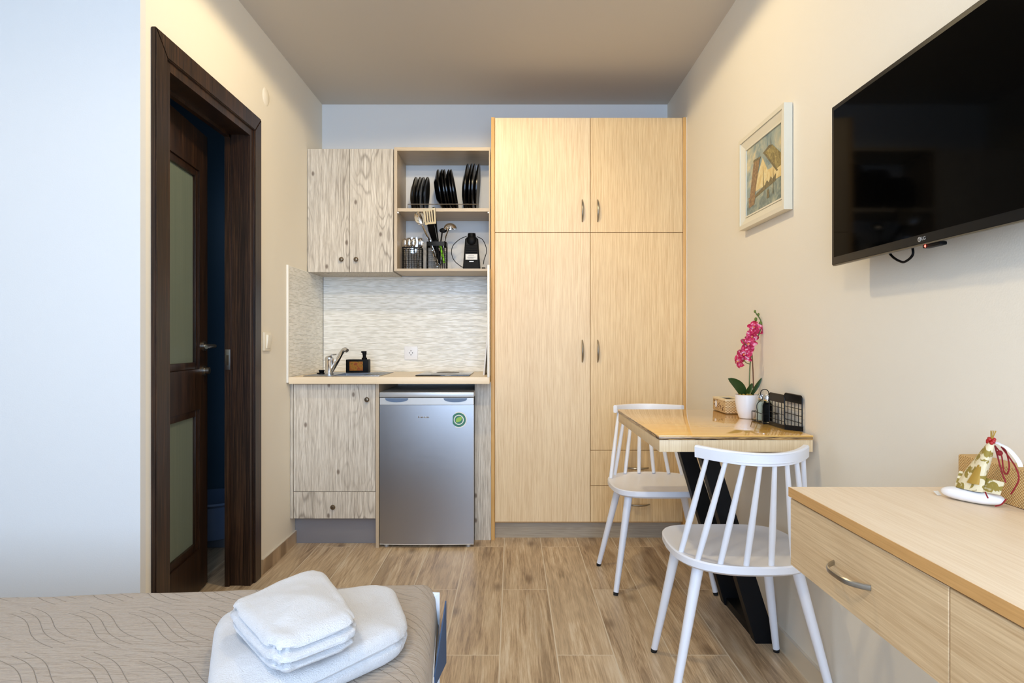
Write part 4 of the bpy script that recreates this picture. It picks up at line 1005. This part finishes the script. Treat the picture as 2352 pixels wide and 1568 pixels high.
b = B(); b.tube(spline([op(1721, 908), op(1721.5, 870), op(1723, 835), op(1727, 805, -.005), op(1735, 782, -.01), op(1744, 765, -.01), op(1748, 745, -.01), op(1746, 733, -.01), op(1737, 720, -.01), op(1734, 714, -.01)], 6), .0024, 8)
b.tube(spline([op(1722.5, 836), op(1714, 833, -.01), op(1708, 826, -.02)], 4), .0016, 6); b.tube(spline([op(1727, 805), op(1712, 790, -.02), op(1704, 778, -.02)], 4), .0014, 6)
obj('stem', b, 'stem', t)
b = B(); b.tube([op(1731, 908, .01), op(1729.5, 850, .01), op(1727, 806, .005)], .0022, 8); obj('support_stick', b, 'brown_stick', t, 'brown support stick')
b = B()
for px_, py_, r_ in ((1734, 715, .005), (1736, 733, .0065), (1742, 722, .005), (1747, 744, .009)): b.ball(op(px_, py_, -.01), r_, (.85, .85, 1.2), 10)
obj('bud', b, 'leaf2', t)
def flower(c_, size, face, spin):
    q_ = Vector(face).to_track_quat('Z', 'Y').to_matrix().to_4x4(); m_ = Matrix.Translation(c_) @ q_ @ Matrix.Rotation(spin, 4, 'Z'); b = B(); b.mi = 0
    for k_ in range(5):
        rot = Matrix.Rotation(k_ * 2 * math.pi / 5, 4, 'Z'); wide = 1.25 if k_ in (1, 4) else .8
        def fn(u_, v_):
            a = v_ * 2 - 1; rr = size * (.12 + .88 * u_); ww = size * .40 * wide * math.sin(math.pi * (.10 + .86 * u_)) ** .8
            return m_ @ rot @ Vector((rr, a * ww, size * (.28 * u_ * (1 - u_) - .18 * u_ * u_ + .12 * a * a + .03 * math.sin(9 * a + k_))))
        b.thick_grid(fn, 7, 6, .0007)
    b.mi = 1; b.ball(m_ @ Vector((0, 0, size * .18)), size * .13, (1, 1, 1), 8)
    for s_ in (-1, 1): 
        b.mi = 0; b.ball(m_ @ Vector((0, s_ * size * .12, size * .2)), size * .12, (1, 1, 1.2), 8)
    return b
for px_, py_, sz2, fc, spn in ((1732, 752, .028, (-.6, -1, .3), .3), (1752, 758, .024, (.8, -.8, .2), 1.2), (1727, 772, .027, (-.3, -.8, -.6), .9), (1719, 790, .033, (-.5, -1, .1), .1), (1711, 814, .034, (-.8, -.8, -.2), 1.7), (1697, 830, .028, (-1, -.3, -.2), .7)):
    obj('flower', flower(op(px_, py_, -.015), sz2, fc, spn), ['petal', 'yellow'], t, 'pink orchid bloom')
# decorated tissue box
bx0, bx1, by0, by1 = .868, .943, 2.655, 2.822; zb_ = TZ + .0003; zt_b = zb_ + .056
t = thing('tissue_box', 'woven and pale wood box with carved side behind the orchid', 'box', ((bx0 + bx1) / 2, (by0 + by1) / 2, zb_))
obj('body', B().box(bx0, bx1, by0, by1, zb_, zt_b - .006, .002), 'wicker_pale', t)
b = B(); b.box(bx0 - .001, bx0 + .015, by0, by1, zt_b - .006, zt_b); b.box(bx1 - .015, bx1 + .001, by0, by1, zt_b - .006, zt_b); b.box(bx0 + .015, bx1 - .015, by0, by0 + .03, zt_b - .006, zt_b); b.box(bx0 + .015, bx1 - .015, by1 - .03, by1, zt_b - .006, zt_b)
obj('lid_frame', b, 'tray_wood', t, 'pale lid frame with slot'); obj('slot_lining', B().box(bx0 + .015, bx1 - .015, by0 + .03, by1 - .03, zt_b - .006, zt_b - .004), 'hole', t)
b = B(); b.box(bx0, bx1, by0 - .0008, by0, zb_ + .026, zb_ + .0275); obj('band', b, 'tray_wood', t)
b = B()
for i in range(38): yy_ = random.uniform(by0 + .01, by1 - .02); zz = random.uniform(zb_ + .008, zb_ + .045); b.box(bx0 - .0008, bx0 + .001, yy_, yy_ + random.uniform(.004, .010), zz, zz + random.uniform(.0015, .005))
obj('carving', b, 'brown_stick', t, 'dark cut-out pattern')
b = B(); b.ball((bx0 - .001, by1 - .045, zb_ + .028), .012, (.2, 1, 1.3), 12); obj('medallion', b, 'ceramic', t, 'white oval medallion')
# salt and pepper set in a black wire stand
cx_, cy2 = .915, 2.365
t = thing('condiment_stand', 'black wire condiment stand with a ring handle beside the white pot', 'condiment stand', (cx_, cy2, TZ))
b = B(); rw = .0014
for z_ in (TZ + .003, TZ + .036):
    b.tube([(cx_ - .026, cy2 - .054, z_), (cx_ + .026, cy2 - .054, z_), (cx_ + .026, cy2 + .054, z_), (cx_ - .026, cy2 + .054, z_)], rw, 6, closed=True)
for yy_ in (-.054, 0, .054): b.tube([(cx_ - .026, cy2 + yy_, TZ + .0018), (cx_ + .026, cy2 + yy_, TZ + .0018)], rw, 6)
for sx in (-1, 1):
    for yy_ in (-.054, 0, .054): b.tube([(cx_ + sx * .026, cy2 + yy_, TZ + .002), (cx_ + sx * .026, cy2 + yy_, TZ + .036)], rw, 6)
    b.tube(spline([(cx_ + sx * .026, cy2, TZ + .036), (cx_ + sx * .028, cy2, TZ + .065), (cx_ + sx * .008, cy2, TZ + .085), (cx_, cy2, TZ + .090)], 5), rw, 6)
b.tube([(cx_ + .015 * math.cos(a), cy2, TZ + .105 + .015 * math.sin(a)) for a in [i * math.pi / 12 for i in range(24)]], .0016, 6, closed=True)
obj('wire_frame', b, 'black_wire', t)
for nm, lab, dy, fill, cat in (('salt_shaker', 'glass shaker filled with white salt in the wire stand', .029, 'salt', 'salt shaker'), ('pepper_shaker', 'glass shaker with dark pepper and steel cap in the wire stand', -.026, 'black_plastic', 'pepper shaker')):
    s = thing(nm, lab, cat, (cx_, cy2 + dy, TZ + .0035)); zz = TZ + .0035
    b = B(); b.lathe([(0, 0), (.019, 0), (.020, .003), (.020, .062), (.013, .078), (.012, .082), (.0105, .082), (.0115, .077), (.018, .061), (.018, .003), (0, .002)], (cx_, cy2 + dy, zz)); obj('glass_body', b, 'glass', s)
    b = B(); b.lathe([(0, .003), (.0172, .0035), (.0172, .061), (.012, .070), (.0, .071)], (cx_, cy2 + dy, zz)); obj('contents', b, fill, s)
    b = B(); b.lathe([(.0128, .078), (.0135, .080), (.0135, .094), (.010, .099), (0, .100)], (cx_, cy2 + dy, zz)); obj('cap', b, 'chrome', s)
# black wire napkin holder
t = thing('napkin_holder', 'black wire mesh napkin holder at the table corner by the wall', 'napkin holder', (.905, 2.24, TZ))
def mesh_panel(x, y0_, y1_, z0_, z1_, band, lean=0.0):
    b = B(); rr = .012; zt__ = z1_; P = []
    for (a, c_, s0) in ((y1_ - rr, zt__ - rr, 0), (y0_ + rr, zt__ - rr, 90), (y0_ + rr, z0_ + rr, 180), (y1_ - rr, z0_ + rr, 270)):
        for k_ in range(5): P.append((x, a + rr * math.cos(R(s0 + k_ * 22.5)), c_ + rr * math.sin(R(s0 + k_ * 22.5))))
    b.tube(P, .0022, 8, closed=True)
    for i in range(1, 5): y = y0_ + (y1_ - y0_) * i / 5; b.tube([(x, y, z0_), (x, y, zt__)], .0012, 6)
    for i in range(1, 5): z = z0_ + (zt__ - z0_) * i / 5; b.tube([(x, y0_, z), (x, y1_, z)], .0012, 6)
    b.prism([(x - .001, y0_ + .001, zt__ - band), (x - .001, y1_ - .001, zt__ - band), (x - .001, y1_ - .001, zt__ - .011), (x - .001, y1_ - .011, zt__ - .001), (x - .001, y0_ + .011, zt__ - .001), (x - .001, y0_ + .001, zt__ - .011)], (.002, 0, 0))
    return b
obj('side_grid', mesh_panel(.908, 2.175, 2.305, TZ + .004, TZ + .113, .027), 'black_wire', t); obj('side_grid', mesh_panel(.944, 2.125, 2.262, TZ + .004, TZ + .115, .027), 'black_wire', t)
b = B(); b.prism([(.906, 2.172, TZ + .0003), (.9465, 2.122, TZ + .0003), (.9465, 2.265, TZ + .0003), (.906, 2.308, TZ + .0003)], (0, 0, .004)); b.box(.906, .910, 2.175, 2.305, TZ + .0043, TZ + .014, .001); b.prism([(.906, 2.172, TZ + .0043), (.9465, 2.122, TZ + .0043), (.9465, 2.125, TZ + .0043), (.906, 2.175, TZ + .0043)], (0, 0, .012)); obj('tray', b, 'black_wire', t)
# ------------------------------------------------------------------ desk shelf with drawers
DX0, DZt, DYf, DYn = .568, .782, 1.34, .05
t = thing('wall_desk', 'light oak wall-hung desk with drawers at right foreground', 'desk', ((DX0 + XR) / 2, .7, .62))
obj('desk_top', B().box(DX0, XR - .001, DYn, DYf, DZt - .019, DZt, .0006, 1), 'desk_top', t)
obj('front_edge_band', B().box(DX0 - .001, DX0, DYn, DYf, DZt - .019, DZt, 0), 'desk_edge', t, 'warmer wood edge band')
zq0, zq1 = .624, DZt - .0228
b = B(); b.box(DX0 + .022, XR - .001, DYf - .02, DYf - .002, zq0, DZt - .0195); b.box(DX0 + .022, XR - .001, DYn, DYf - .02, zq0, zq0 + .012); b.box(DX0 + .022, XR - .001, .843, .861, zq0 + .012, DZt - .0195); b.box(DX0 + .022, XR - .001, DYn, DYn + .018, zq0 + .012, DZt - .0195); obj('carcass', b, 'desk_front', t)
ym = .853
for y0_, y1_, hy_ in ((ym + .0015, DYf - .0015, 1.098), (.40, ym - .0015, .62)):
    o = obj('drawer', B().box(DX0 + .003, DX0 + .021, y0_, y1_, zq0 - .001, zq1, .0008, 1), 'desk_front', t)
    ax = Vector((0, 1, 0)); b = B(); pts = []; hz = .688
    for i in range(17):
        s_ = i / 16 * 2 - 1; pts.append((DX0 + .003 - .028 * (1 - abs(s_) ** 3.2) - .0005, hy_ + s_ * .060, hz))
    b.tube(pts, .004, 8, radii=[.0042] * 17, flat=(.6, 1.2)); obj('handle', b, 'nickel', o, 'satin metal bow handle')
obj('drawer', B().box(DX0 + .003, DX0 + .021, DYn, .397, zq0 - .001, zq1, .0008, 1), 'desk_front', t)
# woven box on the desk
wx_, wy1 = .905, 1.326
b = B(); b.box(wx_, XR - .002, .98, wy1, DZt + .0003, DZt + .070, .004)
t = thing('woven_box', 'woven straw box against the wall on the desk', 'box', (.92, 1.15, DZt)); obj('body', b, 'wicker', t)
# white oval soap or stone base with paper cone ornament
def dk(px_, py_, X): Y = X * F / (px_ - 1176); return Vector((X, Y, PZ(py_, Y)))
c0 = Vector((.842, 1.152, DZt)); c1 = Vector((.812, 1.055, DZt))
b = B(); ctr = Vector((.854, 1.213, DZt)); 
dirv = Vector((.5, -.87, 0)).normalized(); sdv = Vector((-dirv.y, dirv.x, 0))
def fn(u_, v_):
    th_ = u_ * math.pi; ph = v_ * 2 * math.pi; e = .8
    sg = lambda x: math.copysign(abs(x) ** e, x)
    return ctr + dirv * (.052 * sg(math.cos(th_))) + sdv * (.022 * sg(math.sin(th_)) * sg(math.cos(ph))) + Vector((0, 0, .0125 + .012 * sg(math.sin(th_)) * sg(math.sin(ph))))
b.grid(fn, 24, 24); b.clean(1e-5); solo('soap_bar', b, 'ceramic', 'white oval soap bar under the spotted paper ornament', 'soap', tuple(ctr))
t = thing('paper_ornament', 'spotted cream and gold cone ornament with red cords on white soap', 'ornament', (ctr.x, ctr.y, DZt + .029))
zo = DZt + .0245; tip = dk(2276, 1016, .862); bc = Vector((.853, 1.216, zo))
b = B(); N_ = 20
def fn(u_, v_):
    c_ = bc.lerp(tip, u_); r_ = .023 * (1 - u_) ** .8 + .005; a = v_ * 2 * math.pi; wob = 1 + .12 * math.sin(3 * a + 4 * u_)
    return c_ + Vector((r_ * .6 * math.cos(a) * wob, r_ * math.sin(a) * wob, 0))
b.thick_grid(fn, 14, N_, .001); obj('cone', b, 'spotted', t)
b = B(); 
def fn(u_, v_): return Vector((.838 + .030 * u_ + .003 * math.sin(u_ * 6), 1.235 - .075 * u_, zo + .001 + .028 * v_ * (1 - .2 * u_))) + Vector((.008 * v_, 0, 0))
b.thick_grid(fn, 12, 5, .001); obj('skirt', b, 'spotted', t)
b = B(); b.thick_grid(lambda u_, v_: bc.lerp(tip, .15 + .75 * u_) + Vector((-.004 - .012 * (1 - u_) * math.cos(v_ * 1.4), -.006 - .019 * (1 - u_) * math.sin(v_ * 1.6), 0)), 8, 6, .001); obj('gold_wrap', b, 'gold_cloth', t, 'gold foil wrap')
b = B()
for i in range(9): a = i * .7; b.ball(tip + Vector((.004 * math.cos(a), .005 * math.sin(a), .003 * (i % 3))), .0036, (1, 1, 1), 8)
obj('red_rosette', b, 'red_bead', t, 'red bead cluster')
b = B()
for i in range(9): a = i * .7; b.tube([tip, tip + Vector((.004 * math.cos(a), -.006 + .004 * math.sin(a), .022))], .0006, 5)
obj('straw_tuft', b, 'moss', t)
b = B(); X_ = .874
b.tube(spline([dk(2285, 1023, X_), dk(2292, 1050, X_), dk(2300, 1080, X_), dk(2310, 1108, X_)], 6), .0013, 6)
b.tube(spline([dk(2285, 1023, X_), dk(2300, 1045, X_), dk(2305, 1080, X_), dk(2313, 1088, X_), dk(2318, 1070, X_), dk(2312, 1040, X_), dk(2304, 1028, X_)], 6), .0013, 6)
b.tube(spline([dk(2300, 1026, X_), dk(2318, 1050, X_), dk(2334, 1075, X_), dk(2340, 1100, X_), dk(2330, 1122, X_), dk(2322, 1134, X_)], 6), .0013, 6)
b.tube(spline([dk(2263, 1130, .850), dk(2269, 1143, .842)], 4), .0013, 6); b.tube(spline([dk(2311, 1146, .862), dk(2300, 1158, .858), dk(2286, 1162, .854)], 4), .0013, 6)
b.ball(dk(2296, 1040, X_), .005, (1, 1, 1), 8); obj('red_cord', b, 'red_cord', t, 'dark red cords')
b = B(); b.tube(spline([dk(2289, 1016, .87), dk(2315, 1030, .87), dk(2337, 1055, .87), dk(2345, 1072, .87)], 6), .0028, 6, flat=(1.6, .4)); obj('white_ribbon', b, 'sheet', t)
b = B(); pa = Vector((.822, 1.262, DZt + .0006)); b.prism([pa, pa + Vector((.010, .003, 0)), pa + Vector((.014, .020, .004)), pa + Vector((.004, .019, .004))], (0, 0, .0006)); tg = solo('paper_tag', b, 'label_white', 'small white paper tag beside the white soap bar', 'tag', tuple(pa))
# ------------------------------------------------------------------ bed
BH = .50; CR = Vector((-.188, 1.578, 0)); uu = Vector((-.9968, -.0795, 0)); vv = Vector((.0795, -.9968, 0))
rot_ = math.atan2(uu.y, uu.x)
bed = thing('bed', 'bed with beige quilted cover at left foreground', 'bed', (CR.x + uu.x * .95 + vv.x * .7, CR.y + uu.y * .95 + vv.y * .7, 0))
def BW(a, c_, z): p = CR + uu * a + vv * c_; return Vector((p.x, p.y, z))
def slab(b, a0, a1, c0_, c1_, z0_, z1_, bev=.0):
    m_ = Matrix(((uu.x, vv.x, 0, CR.x), (uu.y, vv.y, 0, CR.y), (0, 0, 1, 0), (0, 0, 0, 1))); b.box(a0, a1, c0_, c1_, z0_, z1_, bev, 3, mat=m_); return b
obj('mattress', slab(B(), .016, 1.95, .03, 1.38, .20, BH - .045, .03), 'sheet', bed)
obj('bed_base', slab(B(), .05, 1.95, .05, 1.36, .03, .199, .01), 'blue_cloth_shade', bed, 'blue fabric bed base')
# quilt: dropped edges
rr_ = .038
def edge(a, drop):
    if a >= rr_: return a, 0.0
    th_ = (rr_ - a) / rr_
    if th_ <= math.pi / 2: return rr_ - rr_ * math.sin(th_), rr_ * (1 - math.cos(th_))
    ex = (th_ - math.pi / 2) * rr_; return -.10 * ex, rr_ + ex
DF, DS = .055, .16
def fn(i, j):
    A0 = rr_ - rr_ * math.pi / 2 - DF; B0 = rr_ - rr_ * math.pi / 2 - DS
    a = A0 + (2.0 - A0) * i ** 1.6; c_ = B0 + (1.42 - B0) * j ** 1.25
    ha, da = edge(a, DF); hc, dc = edge(c_, DS)
    n_ = noise.noise(Vector((a * 5, c_ * 5, 0))) * .0035 + noise.noise(Vector((a * 16, c_ * 16, 3))) * .0016
    z = BH - math.sqrt(da * da + dc * dc) if (da > 0 and dc > 0) else BH - da - dc
    z += n_ * (1 if da + dc < .02 else .4)
    w_ = .004 * noise.noise(Vector((c_ * 7, 0, 1))) if da > .02 else 0
    return BW(ha + w_, hc, z)
b = B(); b.thick_grid(fn, 90, 90, .008)
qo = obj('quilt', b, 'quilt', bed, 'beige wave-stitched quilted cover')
def hemf(u_):
    c_ = -.0 + 1.4 * u_; A0 = rr_ - rr_ * math.pi / 2 - DF; ha, da = edge(A0, DF); w_ = .004 * noise.noise(Vector((c_ * 7, 0, 1)))
    return BW(ha + w_ - .001, c_, BH - da)
b = B(); b.tube([hemf(i / 40) for i in range(41)], .0045, 8); obj('quilt_binding', b, 'quilt_edge', qo)
# sheet edge that shows at the foot, with shade on the fabric corner painted as blue
b = B(); b.thick_grid(lambda u_, v_: BW(-.006 - .010 * math.sin(u_ * 2.6) - .004 * v_, .10 + 1.2 * u_, BH - .075 - .17 * v_), 30, 8, .003); obj('sheet_drop', b, 'sheet', bed, 'white sheet edge')
b = B(); b.thick_grid(lambda u_, v_: BW(-.012 - .016 * (1 - u_), .005 + .30 * u_, BH - .045 - (.15 - .13 * u_) * v_ - .03 * u_), 12, 8, .003); obj('shaded_corner', b, 'blue_cloth_shade', bed, 'white fabric corner with its shade coloured blue')
# towels
def towel(cs, z0_, th_, layers, name, label, seed, puff=.008):
    """folded towel as one soft mesh: rounded outline, fold grooves round the side, uneven top"""
    P = [Vector((x, y, 0)) for x, y in cs]; b = B(); NO, NS, NC = 144, 22, 26
    def base(a, c_): return P[0] * (1 - a) * (1 - c_) / 4 + P[1] * (1 + a) * (1 - c_) / 4 + P[2] * (1 + a) * (1 + c_) / 4 + P[3] * (1 - a) * (1 + c_) / 4
    def out(i, sc_):
        th = 2 * math.pi * i / NO; e = .30; ca, sa = math.cos(th), math.sin(th)
        a = math.copysign(abs(ca) ** e, ca); c_ = math.copysign(abs(sa) ** e, sa)
        m_ = max(abs(ca), abs(sa)); k_ = .93 + .07 * m_
        w_ = 1 + .022 * noise.noise(Vector((ca * 1.7 + seed, sa * 1.7, 0)))
        return base(a * sc_ * k_ * w_, c_ * sc_ * k_ * w_)
    ctr_ = base(0, 0); hw = min((P[0] - P[1]).length, (P[1] - P[2]).length) / 2; rd = th_ * .5
    rings = []
    for s_ in range(NS + 1):
        ph = -math.pi / 2 + math.pi * s_ / NS; ins = rd * .8 * (1 - math.cos(ph) ** .7); zz = z0_ + th_ * .5 + th_ * .5 * math.sin(ph)
        ring = []
        for i in range(NO):
            th = 2 * math.pi * i / NO; gr = 0.0; zl = zz - z0_ + .006 * noise.noise(Vector((math.cos(th) * 2.2 + seed, math.sin(th) * 2.2, 5)))
            for L_ in range(1, layers): gr += .009 * math.exp(-((zl - th_ * L_ / layers) / .0032) ** 2)
            gr += .0016 * noise.noise(Vector((math.cos(th) * 3, math.sin(th) * 3, zz * 15 + seed)))
            p = out(i, 1 - (ins + gr) / hw)
            ring.append((p, zz, th))
        rings.append(ring)
    def top_dz(p, f_): return (puff * f_ + noise.noise(Vector((p.x * 8 + seed, p.y * 8, 1))) * .010 + noise.noise(Vector((p.x * 26, p.y * 26, seed))) * .0025)
    def mk(p, zz, f_):
        k_ = max(0, (zz - z0_) / th_) ** 1.5
        return b.bm.verts.new(Vector((p.x + .0008 * noise.noise(Vector((p.x * 260, p.y * 260, zz * 260))), p.y, max(z0_ + .0003, zz + top_dz(p, f_) * k_))))
    V = [[mk(p, zz, 0) for p, zz, th in r_] for r_ in rings]
    sc0 = 1 - rd * .8 / hw
    for q_ in range(1, NC):
        f_ = 1 - q_ / NC; V.append([mk(out(i, sc0).lerp(ctr_, 1 - f_), z0_ + th_, 1 - f_ ** 2) for i in range(NO)])
    for A, Q in zip(V, V[1:]):
        for i in range(NO): b.bm.faces.new((A[i], A[(i + 1) % NO], Q[(i + 1) % NO], Q[i]))
    cv = mk(ctr_, z0_ + th_, 1)
    for i in range(NO): b.bm.faces.new((V[-1][i], V[-1][(i + 1) % NO], cv))
    b.bm.faces.new(V[0][::-1])
    return solo(name, b, 'terry', label, 'towel', (ctr_.x, ctr_.y, z0_), 'folded white towels on the bed')
towel([(-.262, 1.43), (-.180, 1.19), (-.43, .90), (-.585, 1.285)], BH + .006, .056, 2, 'folded_towel', 'larger folded white towel lying directly on the bed', 1.3)
towel([(-.385, 1.335), (-.245, 1.075), (-.350, .965), (-.515, 1.165)], BH + .071, .060, 3, 'folded_towel', 'smaller folded white towel lying on top of the other towel', 4.1)
# ------------------------------------------------------------------ lights, camera
def area(name, loc, rot, sx, sy, power, col, spread=None):
    l = bpy.data.lights.new(name, 'AREA'); l.shape = 'RECTANGLE'; l.size = sx; l.size_y = sy; l.energy = power; l.color = col
    if spread: l.spread = spread
    o = bpy.data.objects.new(name, l); C.objects.link(o); o.location = loc; o.rotation_euler = rot; return o
def spot(name, loc, power, col, size=172, blend=.10, rad=.05, aim=None):
    l = bpy.data.lights.new(name, 'SPOT'); l.energy = power; l.color = col; l.spot_size = R(size); l.spot_blend = blend; l.shadow_soft_size = rad
    o = bpy.data.objects.new(name, l); C.objects.link(o); o.location = loc
    if aim: o.rotation_euler = (Vector(aim) - Vector(loc)).to_track_quat('-Z', 'Y').to_euler()
    return o
spot('kitchen_spotlight', (-.12, 1.15, 2.42), 40, (1.0, .80, .52), 54, .5, .04, (-.15, 3.75, 1.12))
spot('ceiling_lamp', (-.18, 2.35, 2.46), 27, (1.0, .79, .47), 173, .08, .05)
spot('warm_fill', (-.55, .10, 2.46), 34, (1.0, .82, .58), 170, .3, .14)  # added unseen warm fill for surfaces that face the camera
area('window_daylight', (-.10, YN + .05, 1.45), (R(90), 0, 0), 1.9, 2.0, 84, (.48, .68, 1.0))
area('bathroom_fill', (-1.9, 2.35, 1.9), (R(70), 0, 0), .4, .4, .5, (.5, .75, 1.0))  # added unseen light to lift the dark bathroom wall, no window there
wd = bpy.data.worlds.new('world'); bpy.context.scene.world = wd; wd.use_nodes = True
wd.node_tree.nodes['Background'].inputs[0].default_value = (.5, .6, .8, 1); wd.node_tree.nodes['Background'].inputs[1].default_value = .15
cam = bpy.data.cameras.new('camera'); co = bpy.data.objects.new('camera', cam); C.objects.link(co)
co.location = (0, 0, CZ); co.rotation_euler = (R(90), 0, 0); cam.sensor_width = 36; cam.lens = 36 * F / 2352; cam.clip_start = .01
sc = bpy.context.scene; sc.camera = co
for o in bpy.data.objects:
    if '_loc' in o: del o['_loc']
sc.view_settings.view_transform = 'Standard'; sc.view_settings.look = 'None'; sc.view_settings.exposure = 0.48; sc.view_settings.gamma = 1.0; sc.view_settings.use_curve_mapping = False
sc.cycles.max_bounces = 8; sc.cycles.diffuse_bounces = 5; sc.cycles.use_denoising = True; sc.cycles.sample_clamp_indirect = 8
